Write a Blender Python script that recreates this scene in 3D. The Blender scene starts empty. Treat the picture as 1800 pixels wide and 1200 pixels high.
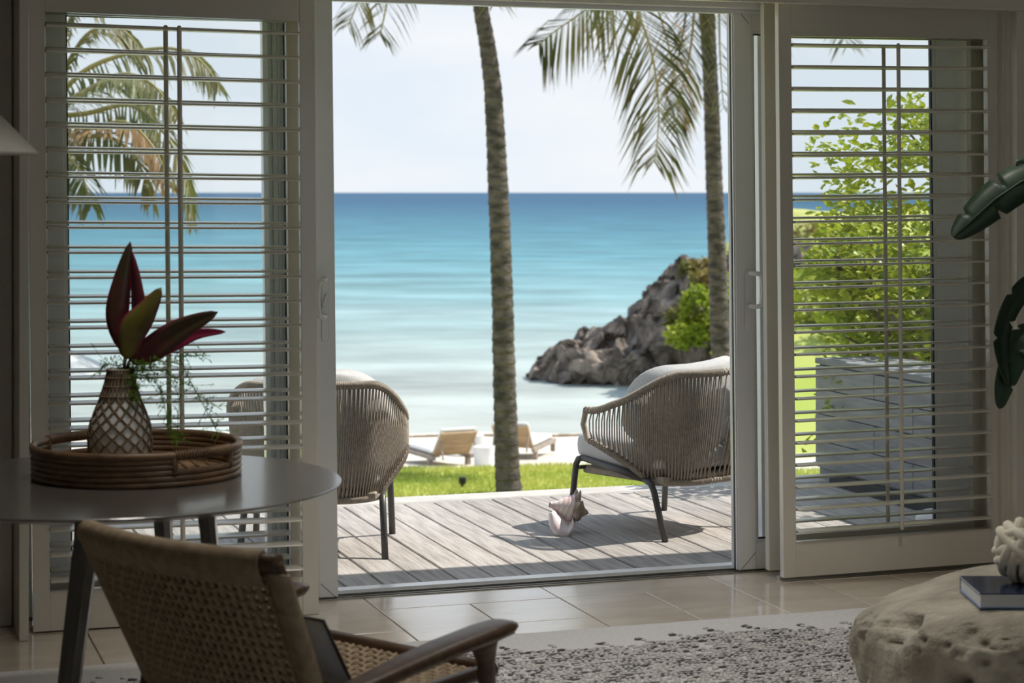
import bpy, math, random
from mathutils import Vector, Matrix, noise
random.seed(11)
sc = bpy.context.scene
col = sc.collection
rad = math.radians

# ---------------------------------------------------------------- camera
FPX = 3500.0; EYE = 1.5; PSI = rad(18.5); HZ = 338.0
SN, CS = math.sin(PSI), math.cos(PSI)
cd = bpy.data.cameras.new('camera'); cam = bpy.data.objects.new('camera', cd); col.objects.link(cam)
cam.location = (0, 0, EYE); cam.rotation_euler = (rad(90), 0, -PSI)
cd.sensor_width = 36; cd.lens = 70; cd.shift_y = -(600 - HZ) / 1800
cd.clip_start = 0.1; cd.clip_end = 60000
cd.dof.use_dof = True; cd.dof.focus_distance = 8.1; cd.dof.aperture_fstop = 5.0
sc.camera = cam
# ---------------------------------------------------------------- exposure, sky, sun
sc.view_settings.view_transform = 'Standard'; sc.view_settings.look = 'None'
sc.view_settings.exposure = 0.0; sc.view_settings.gamma = 1.0
sc.view_settings.use_curve_mapping = False
w = bpy.data.worlds.new('sky'); sc.world = w; w.use_nodes = True
nt = w.node_tree; nt.nodes.clear()
o_ = nt.nodes.new('ShaderNodeOutputWorld'); bg = nt.nodes.new('ShaderNodeBackground')
tc = nt.nodes.new('ShaderNodeTexCoord'); sep = nt.nodes.new('ShaderNodeSeparateXYZ')
rp = nt.nodes.new('ShaderNodeValToRGB')
els = rp.color_ramp.elements
els[0].position = 0.0; els[0].color = (0.80, 0.885, 0.965, 1)
els[1].position = 0.9; els[1].color = (0.40, 0.58, 0.86, 1)
e = els.new(0.12); e.color = (0.78, 0.86, 0.96, 1)
mp = nt.nodes.new('ShaderNodeMapping'); mp.inputs['Scale'].default_value = (1, 1, 3.2)
nz = nt.nodes.new('ShaderNodeTexNoise'); nz.inputs['Scale'].default_value = 4.5; nz.inputs['Detail'].default_value = 7
cr = nt.nodes.new('ShaderNodeValToRGB')
cr.color_ramp.elements[0].position = 0.47; cr.color_ramp.elements[0].color = (0, 0, 0, 1)
cr.color_ramp.elements[1].position = 0.68; cr.color_ramp.elements[1].color = (1, 1, 1, 1)
mx = nt.nodes.new('ShaderNodeMix'); mx.data_type = 'RGBA'; mx.inputs[7].default_value = (0.93, 0.95, 0.98, 1)
L = nt.links.new
L(tc.outputs['Generated'], sep.inputs[0]); L(sep.outputs['Z'], rp.inputs[0])
L(tc.outputs['Generated'], mp.inputs[0]); L(mp.outputs[0], nz.inputs['Vector']); L(nz.outputs[0], cr.inputs[0])
L(cr.outputs[0], mx.inputs[0]); L(rp.outputs[0], mx.inputs[6]); L(mx.outputs[2], bg.inputs[0])
bg.inputs[1].default_value = 1.0; L(bg.outputs[0], o_.inputs[0])
sd = bpy.data.lights.new('sun', 'SUN'); sun = bpy.data.objects.new('sun', sd); col.objects.link(sun)
sd.energy = 5.6; sd.angle = rad(0.6); sd.color = (1.0, 0.95, 0.87)
SUN = Vector((0.63, 0.0, 0.777)).normalized()
sun.rotation_euler = SUN.to_track_quat('Z', 'Y').to_euler(); sun.location = (20, 8, 22)

# ---------------------------------------------------------------- helpers
def at(px, py, zd):                     # point of the photograph at a distance along the view axis
    u = (px - 900) / FPX; v = (HZ - py) / FPX
    return Vector((zd * (SN + CS * u), zd * (CS - SN * u), EYE + zd * v))
def yp(px, py, y0):                     # ... on the plane y = y0 (parallel to the window wall)
    u = (px - 900) / FPX
    return at(px, py, y0 / (CS - SN * u))
def gp(px, py, z0=0.0):                 # ... on the level z0
    return at(px, py, (EYE - z0) * FPX / (py - HZ))
def cw(s, t, z):                        # lateral / forward metres of the view -> world
    return Vector((t * SN + s * CS, t * CS - s * SN, z))
def lerp(a, b, t): return a + (b - a) * t
def smooth01(t): t = max(0, min(1, t)); return t * t * (3 - 2 * t)

MATS = {}
def mat(name, c1, c2=None, scale=6, rough=0.6, bump=0.0, bscale=None, metal=0, spec=0.5, stretch=(1, 1, 1),
        detail=5, lo=0.35, hi=0.65, randv=0.0, transl=0.0, sheen=0, coat=0, bdist=None):
    m = bpy.data.materials.new(name); m.use_nodes = True; t = m.node_tree; p = t.nodes['Principled BSDF']; l = t.links.new
    c2 = c2 or tuple(x * 0.86 for x in c1)
    tcn = t.nodes.new('ShaderNodeTexCoord'); mpn = t.nodes.new('ShaderNodeMapping'); mpn.inputs['Scale'].default_value = stretch
    oi = t.nodes.new('ShaderNodeObjectInfo'); cmb = t.nodes.new('ShaderNodeCombineXYZ')
    ml = t.nodes.new('ShaderNodeMath'); ml.operation = 'MULTIPLY'; ml.inputs[1].default_value = 37.0
    l(oi.outputs['Random'], ml.inputs[0]); l(ml.outputs[0], cmb.inputs[0]); l(ml.outputs[0], cmb.inputs[2])
    l(cmb.outputs[0], mpn.inputs['Location'])
    n = t.nodes.new('ShaderNodeTexNoise'); n.inputs['Scale'].default_value = scale; n.inputs['Detail'].default_value = detail
    r = t.nodes.new('ShaderNodeValToRGB'); r.color_ramp.elements[0].position = lo; r.color_ramp.elements[1].position = hi
    r.color_ramp.elements[0].color = (*c1, 1); r.color_ramp.elements[1].color = (*c2, 1)
    l(tcn.outputs['Object'], mpn.inputs[0]); l(mpn.outputs[0], n.inputs['Vector']); l(n.outputs[0], r.inputs[0])
    out = r.outputs[0]
    if randv:
        hs = t.nodes.new('ShaderNodeHueSaturation'); ma = t.nodes.new('ShaderNodeMapRange')
        ma.inputs[3].default_value = 1 - randv; ma.inputs[4].default_value = 1 + randv
        l(oi.outputs['Random'], ma.inputs[0]); l(ma.outputs[0], hs.inputs['Value']); l(out, hs.inputs['Color']); out = hs.outputs[0]
    l(out, p.inputs['Base Color'])
    p.inputs['Roughness'].default_value = rough; p.inputs['Metallic'].default_value = metal
    p.inputs['Specular IOR Level'].default_value = spec
    if coat: p.inputs['Coat Weight'].default_value = coat; p.inputs['Coat Roughness'].default_value = 0.14
    if sheen: p.inputs['Sheen Weight'].default_value = sheen
    if bump:
        n2 = t.nodes.new('ShaderNodeTexNoise'); n2.inputs['Scale'].default_value = bscale or scale * 4; n2.inputs['Detail'].default_value = 6
        b = t.nodes.new('ShaderNodeBump'); b.inputs['Strength'].default_value = min(1, bump); b.inputs['Distance'].default_value = bdist or 0.02 * bump
        l(mpn.outputs[0], n2.inputs['Vector']); l(n2.outputs[0], b.inputs['Height']); l(b.outputs[0], p.inputs['Normal'])
    if transl:
        tr = t.nodes.new('ShaderNodeBsdfTranslucent'); mxs = t.nodes.new('ShaderNodeMixShader'); mxs.inputs[0].default_value = transl
        l(out, tr.inputs[0]); l(p.outputs[0], mxs.inputs[1]); l(tr.outputs[0], mxs.inputs[2])
        l(mxs.outputs[0], t.nodes['Material Output'].inputs[0])
    MATS[name] = m; return m

class MB:
    def __init__(s): s.v = []; s.f = []
    def add(s, vs, fs):
        k = len(s.v); s.v += [tuple(x) for x in vs]; s.f += [tuple(i + k for i in q) for q in fs]; return s
    def hexa(s, p):      # 4 bottom (ccw from above), 4 top
        return s.add(p, [(3, 2, 1, 0), (4, 5, 6, 7), (0, 1, 5, 4), (1, 2, 6, 5), (2, 3, 7, 6), (3, 0, 4, 7)])
    def box(s, x0, x1, y0, y1, z0, z1):
        return s.hexa([(x0, y0, z0), (x1, y0, z0), (x1, y1, z0), (x0, y1, z0), (x0, y0, z1), (x1, y0, z1), (x1, y1, z1), (x0, y1, z1)])
    def rbox(s, x0, x1, y0, y1, z0, z1, c):      # box with chamfered edges
        xs = [x0, x0 + c, x1 - c, x1]; vs = []; 
        prof = [(z0, c), (z0 + c, 0), (z1 - c, 0), (z1, c)]
        n = 8; k = []
        for z, i in prof:
            ring = [(x0 + i + c, y0 + i, z), (x1 - i - c, y0 + i, z), (x1 - i, y0 + i + c, z), (x1 - i, y1 - i - c, z),
                    (x1 - i - c, y1 - i, z), (x0 + i + c, y1 - i, z), (x0 + i, y1 - i - c, z), (x0 + i, y0 + i + c, z)]
            vs += ring
        fs = []
        for j in range(3):
            for q in range(8): fs.append((j * 8 + q, j * 8 + (q + 1) % 8, j * 8 + 8 + (q + 1) % 8, j * 8 + 8 + q))
        fs.append(tuple(range(7, -1, -1))); fs.append(tuple(range(24, 32)))
        return s.add(vs, fs)
    def loft(s, rings, closed=False, caps=True):
        n = len(rings[0]); vs = [p for r in rings for p in r]; fs = []; R = len(rings)
        for i in range(R if closed else R - 1):
            a = i * n; b = ((i + 1) % R) * n
            for j in range(n): fs.append((a + j, a + (j + 1) % n, b + (j + 1) % n, b + j))
        if caps and not closed: fs.append(tuple(range(n - 1, -1, -1))); fs.append(tuple((R - 1) * n + j for j in range(n)))
        return s.add(vs, fs)
    def tube(s, path, r, n=8, closed=False, flat=1.0, up=None):
        P = [Vector(p) for p in path]; N = len(P)
        rr = r if isinstance(r, (list, tuple)) else [r] * N
        T = []
        for i in range(N):
            a = P[(i - 1) % N] if (closed or i > 0) else P[i]; b = P[(i + 1) % N] if (closed or i < N - 1) else P[i]
            d = b - a; T.append(d.normalized() if d.length > 1e-9 else Vector((0, 0, 1)))
        u = Vector(up) if up else (Vector((0, 0, 1)) if abs(T[0].z) < 0.9 else Vector((1, 0, 0)))
        rings = []
        for i in range(N):
            u = (u - T[i] * u.dot(T[i])).normalized(); w_ = T[i].cross(u)
            rings.append([tuple(P[i] + u * (math.cos(2 * math.pi * k / n) * rr[i] * flat) + w_ * (math.sin(2 * math.pi * k / n) * rr[i])) for k in range(n)])
        return s.loft(rings, closed)
    def lathe(s, prof, n=32, c=(0, 0, 0)):
        rings = [[(c[0] + r * math.cos(2 * math.pi * k / n), c[1] + r * math.sin(2 * math.pi * k / n), c[2] + z) for k in range(n)] for r, z in prof]
        return s.loft(rings)
    def ball(s, c, rx, ry, rz, n=8, m=5):
        rings = []
        for i in range(m + 1):
            a = -math.pi / 2 + math.pi * (i + 0.001) / (m + 0.002)
            rings.append([(c[0] + rx * math.cos(a) * math.cos(2 * math.pi * k / n), c[1] + ry * math.cos(a) * math.sin(2 * math.pi * k / n), c[2] + rz * math.sin(a)) for k in range(n)])
        return s.loft(rings)
    def grid(s, fn, nu, nv):
        vs = [fn(i / nu, j / nv) for j in range(nv + 1) for i in range(nu + 1)]
        fs = [(j * (nu + 1) + i, j * (nu + 1) + i + 1, (j + 1) * (nu + 1) + i + 1, (j + 1) * (nu + 1) + i) for j in range(nv) for i in range(nu)]
        return s.add(vs, fs)
    def mesh(s, name, m, smooth=False):
        me = bpy.data.meshes.new(name); me.from_pydata(s.v, [], s.f)
        if m: me.materials.append(MATS[m])
        if smooth: me.polygons.foreach_set('use_smooth', [True] * len(me.polygons))
        me.update(); return me

XF = {}
def link(name, data, parent=None):
    o = bpy.data.objects.new(name, data); col.objects.link(o)
    if parent is not None: o.parent = parent
    return o
def build(mb, name, m, parent=None, smooth=False, world=False, bevel=0, solid=0):
    """local coordinates of the parent unless world=True; a parentless mesh gets its origin at its base"""
    base = None
    if parent is None:
        xs = [v[0] for v in mb.v]; ys = [v[1] for v in mb.v]; z0 = min(v[2] for v in mb.v)
        base = Vector(((min(xs) + max(xs)) / 2, (min(ys) + max(ys)) / 2, z0))
        mb.v = [tuple(Vector(v) - base) for v in mb.v]
    elif world and parent.name in XF:
        inv = XF[parent.name].inverted(); mb.v = [tuple(inv @ Vector(v)) for v in mb.v]
    o = link(name, mb.mesh(name, m, smooth), parent)
    if base is not None: o.location = base; XF[o.name] = Matrix.Translation(base)
    if bevel:
        b = o.modifiers.new('bevel', 'BEVEL'); b.width = bevel; b.segments = 2; b.limit_method = 'ANGLE'; b.angle_limit = rad(40)
    if solid:
        b = o.modifiers.new('solid', 'SOLIDIFY'); b.thickness = solid; b.offset = 0
    return o
def tag(o, label=None, cat=None, group=None, kind=None):
    if label: o['label'] = label
    if cat: o['category'] = cat
    if group: o['group'] = group
    if kind: o['kind'] = kind
    return o
def thing(name, label, cat, loc=(0, 0, 0), rotz=0.0, group=None, kind=None):
    o = link(name, None); o.location = loc; o.rotation_euler = (0, 0, rotz); o.empty_display_size = 0.1
    XF[o.name] = Matrix.Translation(Vector(loc)) @ Matrix.Rotation(rotz, 4, 'Z')
    return tag(o, label, cat, group, kind)
def share(name, me, parent, loc=(0, 0, 0), rot=(0, 0, 0), scale=(1, 1, 1)):
    o = link(name, me, parent); o.location = loc; o.rotation_euler = rot; o.scale = scale; return o

# ---------------------------------------------------------------- materials
mat('paint', (0.76, 0.72, 0.63), (0.73, 0.69, 0.60), 3, 0.26, 0.03, 60, coat=0.35)
mat('paint_wall', (0.76, 0.73, 0.67), (0.72, 0.69, 0.63), 2, 0.7, 0.05, 40)
mat('vinyl', (0.84, 0.835, 0.82), (0.81, 0.805, 0.79), 4, 0.25, coat=0.3)
mat('gasket', (0.012, 0.012, 0.016), None, 5, 0.5)
mat('alum', (0.55, 0.57, 0.55), (0.48, 0.50, 0.48), 40, 0.5, 0.1, 90)
mat('track', (0.42, 0.38, 0.31), (0.3, 0.27, 0.22), 30, 0.35, metal=0.7)
mat('tile', (0.78, 0.69, 0.57), (0.66, 0.56, 0.45), 3.5, 0.14, 0.02, 30, coat=0.9, stretch=(1, 2.2, 1), randv=0.07, detail=8, spec=0.5)
mat('grout', (0.42, 0.35, 0.26), None, 20, 0.9)
mat('plank', (0.47, 0.43, 0.395), (0.30, 0.27, 0.25), 7, 0.8, 0.5, 26, stretch=(7, 0.55, 4), randv=0.13, detail=10, lo=0.38, hi=0.70, spec=0.2)
mat('dark_gap', (0.04, 0.038, 0.036), None, 8, 0.9)
mat('coping', (0.56, 0.53, 0.49), (0.48, 0.45, 0.41), 9, 0.75, 0.15, 60)
mat('stonewall', (0.20, 0.20, 0.21), (0.28, 0.28, 0.29), 9, 0.85, 0.4, 50, stretch=(1, 0.5, 5), randv=0.08)
mat('rope', (0.40, 0.345, 0.285), (0.31, 0.265, 0.215), 60, 0.85, 0.3, 240)
mat('frame_grey', (0.075, 0.072, 0.07), (0.06, 0.058, 0.056), 20, 0.42)
mat('cushion', (0.58, 0.575, 0.57), (0.50, 0.495, 0.49), 130, 0.9, 0.35, 380, sheen=0.3)
mat('table_dark', (0.13, 0.114, 0.10), (0.105, 0.093, 0.083), 14, 0.30, 0.02, 120, stretch=(1, 6, 1), coat=0.6)
mat('rattan', (0.235, 0.14, 0.075), (0.125, 0.070, 0.038), 16, 0.42, 0.15, 60, stretch=(1, 1, 3))
mat('rattan_light', (0.36, 0.235, 0.13), (0.25, 0.15, 0.08), 30, 0.5, 0.2, 90)
mat('seagrass', (0.30, 0.215, 0.14), (0.21, 0.145, 0.09), 45, 0.8, 0.3, 200)
mat('ceramic', (0.88, 0.87, 0.85), None, 5, 0.35)
mat('walnut', (0.110, 0.062, 0.034), (0.070, 0.038, 0.021), 8, 0.38, 0.05, 40, stretch=(1, 8, 6))
mat('papercord', (0.44, 0.335, 0.22), (0.33, 0.245, 0.155), 40, 0.75, 0.25, 160)
mat('bluegrey', (0.52, 0.57, 0.64), None, 30, 0.7)
mat('rug', (0.74, 0.71, 0.68), (0.66, 0.635, 0.61), 60, 0.95, 0.5, 300)
mat('knot_light', (0.72, 0.70, 0.68), (0.60, 0.585, 0.57), 40, 0.95)
mat('knot_shadow', (0.10, 0.098, 0.098), (0.22, 0.21, 0.21), 40, 0.95)
mat('boulder', (0.47, 0.43, 0.35), (0.28, 0.25, 0.195), 6, 0.9, 1.0, 22, detail=9)
mat('book_blue', (0.02, 0.035, 0.10), (0.012, 0.018, 0.05), 7, 0.12, coat=0.6)
mat('book_edge', (0.10, 0.19, 0.38), None, 7, 0.35)
mat('paper', (0.82, 0.82, 0.80), (0.70, 0.70, 0.69), 4, 0.8, stretch=(1, 1, 160))
mat('cottonrope', (0.83, 0.78, 0.66), (0.74, 0.67, 0.53), 20, 0.8, 0.1, 120)
mat('shade', (0.66, 0.64, 0.58), None, 4, 0.7, transl=0.25)
mat('brass', (0.45, 0.36, 0.2), None, 10, 0.3, metal=1)
mat('leaf_dark', (0.028, 0.062, 0.028), (0.016, 0.040, 0.018), 8, 0.5, 0.08, 40, transl=0.12)
mat('leaf_cordy', (0.22, 0.035, 0.060), (0.10, 0.072, 0.035), 7, 0.35, transl=0.2, stretch=(1, 1, 0.6), lo=0.4, hi=0.62)
mat('leaf_cordy_green', (0.22, 0.19, 0.04), (0.15, 0.075, 0.045), 7, 0.35, transl=0.2, lo=0.45, hi=0.65)
mat('leaf_pink', (0.42, 0.035, 0.11), None, 8, 0.4, transl=0.2)
mat('fern', (0.24, 0.42, 0.05), (0.14, 0.29, 0.04), 20, 0.6, transl=0.3)
mat('pot', (0.45, 0.42, 0.38), None, 8, 0.8, 0.2)
mat('soil', (0.05, 0.035, 0.025), None, 30, 0.95, 0.5)
mat('shell_pink', (0.80, 0.56, 0.52), (0.84, 0.72, 0.68), 18, 0.35, 0.05, 60)
mat('shell_grey', (0.52, 0.42, 0.33), (0.34, 0.26, 0.19), 30, 0.7, 0.35, 120)
mat('shell_lip', (0.86, 0.70, 0.69), (0.86, 0.80, 0.80), 14, 0.25)
mat('grass', (0.50, 0.50, 0.12), (0.34, 0.42, 0.07), 0.5, 0.9, 0.4, 14, randv=0, detail=8)
mat('grass_blade', (0.54, 0.55, 0.13), (0.38, 0.47, 0.08), 0.8, 0.8, transl=0.3)
mat('sand', (0.74, 0.68, 0.58), (0.67, 0.60, 0.50), 1.2, 0.95, 0.4, 12)
mat('wrack', (0.33, 0.25, 0.17), (0.22, 0.17, 0.11), 3, 0.95)
mat('headland', (0.38, 0.31, 0.25), (0.12, 0.10, 0.085), 1.7, 0.95, 1.0, 4, detail=10, lo=0.36, hi=0.6, bdist=0.35)
mat('bark', (0.135, 0.112, 0.095), (0.042, 0.036, 0.032), 5, 0.9, 0.6, 16, stretch=(1, 1, 2.4), lo=0.38, hi=0.62, bdist=0.04)
mat('bark_tree', (0.30, 0.25, 0.19), (0.2, 0.16, 0.12), 12, 0.9, 0.5, 40)
mat('palm_leaf', (0.14, 0.17, 0.055), (0.22, 0.185, 0.075), 1.6, 0.5, transl=0.35)
mat('palm_dry', (0.42, 0.27, 0.13), (0.32, 0.19, 0.09), 2, 0.7, transl=0.25)
mat('palm_stem', (0.36, 0.28, 0.10), (0.27, 0.24, 0.08), 3, 0.5)
mat('leaf_tree', (0.30, 0.40, 0.035), (0.50, 0.53, 0.06), 3, 0.4, transl=0.4, randv=0.25)
mat('shrub', (0.28, 0.38, 0.03), (0.44, 0.46, 0.05), 0.8, 0.6, transl=0.35, randv=0.2)
mat('shrub_olive', (0.19, 0.21, 0.05), (0.30, 0.22, 0.06), 0.9, 0.6, transl=0.3)
mat('hill', (0.34, 0.42, 0.06), (0.52, 0.52, 0.16), 0.35, 0.95, 0.3, 3)
mat('teak', (0.46, 0.33, 0.19), (0.36, 0.25, 0.14), 5, 0.7, 0.1, 20, stretch=(1, 6, 6), randv=0.08)
mat('teak_grey', (0.34, 0.29, 0.245), (0.27, 0.23, 0.19), 5, 0.8)
mat('white_plain', (0.84, 0.84, 0.82), None, 4, 0.6)
mat('canvas', (0.88, 0.88, 0.86), None, 6, 0.8, transl=0.2)
mat('fill_lamp_lens', (0.9, 0.88, 0.82), None, 4, 0.4)
MATS['fill_lamp_lens'].node_tree.nodes['Principled BSDF'].inputs['Emission Color'].default_value = (1, 0.95, 0.88, 1)
MATS['fill_lamp_lens'].node_tree.nodes['Principled BSDF'].inputs['Emission Strength'].default_value = 6.0
mat('black', (0.012, 0.012, 0.013), None, 4, 0.5)

def glass_mat():
    m = bpy.data.materials.new('glass'); m.use_nodes = True; t = m.node_tree; t.nodes.clear()
    o = t.nodes.new('ShaderNodeOutputMaterial'); tr = t.nodes.new('ShaderNodeBsdfTransparent'); gl = t.nodes.new('ShaderNodeBsdfGlossy')
    df = t.nodes.new('ShaderNodeBsdfDiffuse'); df.inputs[0].default_value = (0.8, 0.85, 0.88, 1)
    gl.inputs['Roughness'].default_value = 0.02; tr.inputs[0].default_value = (0.985, 0.992, 0.99, 1)
    lw = t.nodes.new('ShaderNodeFresnel'); lw.inputs[0].default_value = 1.22
    m1 = t.nodes.new('ShaderNodeMixShader'); m2 = t.nodes.new('ShaderNodeMixShader'); m2.inputs[0].default_value = 0.012
    t.links.new(lw.outputs[0], m1.inputs[0]); t.links.new(tr.outputs[0], m1.inputs[1]); t.links.new(gl.outputs[0], m1.inputs[2])
    t.links.new(m1.outputs[0], m2.inputs[1]); t.links.new(df.outputs[0], m2.inputs[2]); t.links.new(m2.outputs[0], o.inputs[0])
    MATS['glass'] = m
glass_mat()

def sea_mat():
    m = bpy.data.materials.new('sea'); m.use_nodes = True; t = m.node_tree; p = t.nodes['Principled BSDF']; l = t.links.new
    tcn = t.nodes.new('ShaderNodeTexCoord'); sp = t.nodes.new('ShaderNodeSeparateXYZ'); l(tcn.outputs['Object'], sp.inputs[0])
    lg = t.nodes.new('ShaderNodeMath'); lg.operation = 'LOGARITHM'; lg.inputs[1].default_value = 10
    l(sp.outputs['Y'], lg.inputs[0])
    # shallow to deep: sand showing through near the shore, reef-blue far out
    def nz_(scale, stretch, detail=5):
        mpn = t.nodes.new('ShaderNodeMapping'); mpn.inputs['Scale'].default_value = stretch; l(tcn.outputs['Object'], mpn.inputs[0])
        n = t.nodes.new('ShaderNodeTexNoise'); n.inputs['Scale'].default_value = scale; n.inputs['Detail'].default_value = detail; n.inputs['Roughness'].default_value = 0.62
        l(mpn.outputs[0], n.inputs['Vector']); return n.outputs[0]
    na = nz_(0.05, (0.45, 1, 1)); 
    ad = t.nodes.new('ShaderNodeMath'); ad.operation = 'MULTIPLY_ADD'; ad.inputs[1].default_value = 0.16; l(na, ad.inputs[0]); l(lg.outputs[0], ad.inputs[2])
    mr = t.nodes.new('ShaderNodeMapRange'); mr.inputs[1].default_value = 1.68; mr.inputs[2].default_value = 3.45; l(ad.outputs[0], mr.inputs[0])
    r = t.nodes.new('ShaderNodeValToRGB'); el = r.color_ramp.elements
    stops = [(0.0, (0.43, 0.455, 0.42)), (0.07, (0.385, 0.435, 0.41)), (0.15, (0.28, 0.375, 0.37)), (0.24, (0.165, 0.31, 0.335)), (0.34, (0.10, 0.25, 0.295)),
             (0.46, (0.060, 0.185, 0.245)), (0.62, (0.034, 0.126, 0.195)), (0.8, (0.021, 0.088, 0.165)), (1.0, (0.021, 0.084, 0.160))]
    while len(el) < len(stops): el.new(0.5)
    for q, (a, c) in zip(el, stops): q.position = a; q.color = (*c, 1)
    l(mr.outputs[0], r.inputs[0])
    nb = nz_(0.16, (0.55, 1, 1), 9); hs = t.nodes.new('ShaderNodeHueSaturation'); mv = t.nodes.new('ShaderNodeMapRange')
    mv.inputs[1].default_value = 0.3; mv.inputs[2].default_value = 0.7; mv.inputs[3].default_value = 0.68; mv.inputs[4].default_value = 1.34
    l(nb, mv.inputs[0]); l(mv.outputs[0], hs.inputs['Value']); l(r.outputs[0], hs.inputs['Color']); l(hs.outputs[0], p.inputs['Base Color'])
    p.inputs['Roughness'].default_value = 0.5; p.inputs['Specular IOR Level'].default_value = 0.08
    nc = nz_(0.9, (0.35, 1, 1), 6); b = t.nodes.new('ShaderNodeBump'); b.inputs['Strength'].default_value = 0.6; b.inputs['Distance'].default_value = 0.25
    l(nc, b.inputs['Height']); l(b.outputs[0], p.inputs['Normal']); MATS['sea'] = m
sea_mat()
# ================================================================ THE HOUSE
YS = 6.95            # centre plane of the front shutters
YD = 7.17            # room face of the sliding doors
def prism(mb, quad, y0, y1):     # quad: 4 (x,z) corners, counter-clockwise seen from the room
    a = [(x, y0, z) for x, z in quad]; b = [(x, y1, z) for x, z in quad]
    return mb.add(a + b, [(0, 1, 2, 3), (7, 6, 5, 4), (1, 0, 4, 5), (2, 1, 5, 6), (3, 2, 6, 7), (0, 3, 7, 4)])
def xz(p): return (p.x, p.z)

# floor slab and stone tiles
floor = build(MB().box(-2.2, 5.6, -2.0, 7.155, -0.16, -0.012), 'floor', 'grout'); tag(floor, kind='structure')
def tile(x0, x1, y0, y1, k=[0]):
    g = 0.0025; dz = random.uniform(-0.0006, 0.0006)
    b = MB().rbox(x0 + g, x1 - g, y0 + g, y1 - g, -0.012, dz, 0.0015)
    build(b, 'tile', 'tile', floor, world=True)
X0 = 1.816 - 0.6885 * 6
for i in range(11):
    a = X0 + i * 0.6885; m_ = a + 0.342; b_ = a + 0.6885
    tile(a, b_, 6.935, 7.155)
    tile(a, m_, 6.24, 6.935); tile(m_, b_, 6.58, 6.935); tile(m_, b_, 6.24, 6.58)
    tile(a, b_, 5.55, 6.24)

# ceiling and side walls of the room; its far end is part open behind the camera
tag(build(MB().box(-2.3, 5.7, -2.15, 7.35, 2.78, 2.92), 'ceiling', 'paint_wall'), kind='structure')
tag(build(MB().box(-2.3, -2.15, -2.0, 7.2, -0.16, 2.78), 'wall_left', 'paint_wall'), kind='structure')
tag(build(MB().box(5.5, 5.65, -2.0, 7.2, -0.16, 2.78), 'wall_right', 'paint_wall'), kind='structure')
tag(build(MB().box(-2.3, 2.9, -2.15, -2.0, -0.16, 2.78).box(2.9, 5.65, -2.15, -2.0, 2.3, 2.78), 'wall_back', 'paint_wall'), kind='structure')  # unseen end wall, added to cut the light from behind
# the window wall: boarded left of the shutters, plain right of them, a header above
wf = thing('wall_front', None, None, (0, 7.08, 0), kind='structure')
build(MB().box(-2.15, 0.553, 7.09, 7.32, 0, 2.78), 'wall_panel', 'paint_wall', wf, world=True)
build(MB().box(4.60, 7.8, 7.09, 7.32, -2.6, 2.78), 'wall_panel', 'paint_wall', wf, world=True)
build(MB().box(0.553, 4.60, 7.12, 7.32, 2.235, 2.78), 'wall_panel', 'paint_wall', wf, world=True)
for i in range(13):      # narrow vertical boards
    x1 = 0.546 - i * 0.055
    build(MB().rbox(x1 - 0.053, x1, 7.072, 7.094, 0.0, 2.78, 0.005), 'board', 'paint_wall', wf, world=True)
tag(build(MB().box(-2.15, 0.50, 7.052, 7.073, 0, 0.125).box(-2.15, 0.50, 7.058, 7.073, 0.125, 0.14), 'baseboard_left', 'paint'), kind='structure')
# casing boards either side of the shutters and the fascia over them
pl = [yp(36, 338, 6.83).x, yp(50.5, 338, 6.83).x]
tag(build(MB().box(pl[0] - 0.004, pl[1], 6.83, 7.10, 0, 2.5), 'trim_1', 'paint', bevel=0.002), kind='structure')
xr = yp(1787, 338, 6.83).x
t2 = MB().box(xr, xr + 0.26, 6.83, 7.10, 0, 2.5); t2.box(xr - 0.012, xr, 6.875, 7.10, 0, 2.5); t2.box(xr - 0.02, xr - 0.012, 6.90, 7.10, 0, 2.5)
tag(build(t2, 'trim_2', 'paint'), kind='structure')
tag(build(MB().box(0.45, 4.75, 6.80, 6.845, 2.216, 2.50).box(0.45, 4.75, 6.845, 7.09, 2.26, 2.5), 'trim_3', 'paint', bevel=0.002), kind='structure')
# door head, sill track
hd = MB().box(0.45, 4.65, 7.10, 7.32, 2.222, 2.30); hd.box(0.45, 4.65, 7.165, 7.20, 2.205, 2.222)
tag(build(hd, 'trim_4', 'vinyl'), kind='structure')
tr = thing('trim_5', None, None, (2.5, 7.24, 0), kind='structure')
build(MB().box(0.6, 4.6, 7.155, 7.325, -0.06, -0.012), 'sill', 'vinyl', tr, world=True)
for y0, y1, z1, m_ in ((7.155, 7.166, 0.004, 'track'), (7.178, 7.184, 0.006, 'track'), (7.196, 7.202, 0.004, 'gasket'), (7.22, 7.226, 0.008, 'track'), (7.262, 7.325, 0.012, 'vinyl')):
    build(MB().box(0.6, 4.6, y0, y1, -0.012, z1), 'track_rail', m_, tr, world=True)

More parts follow.
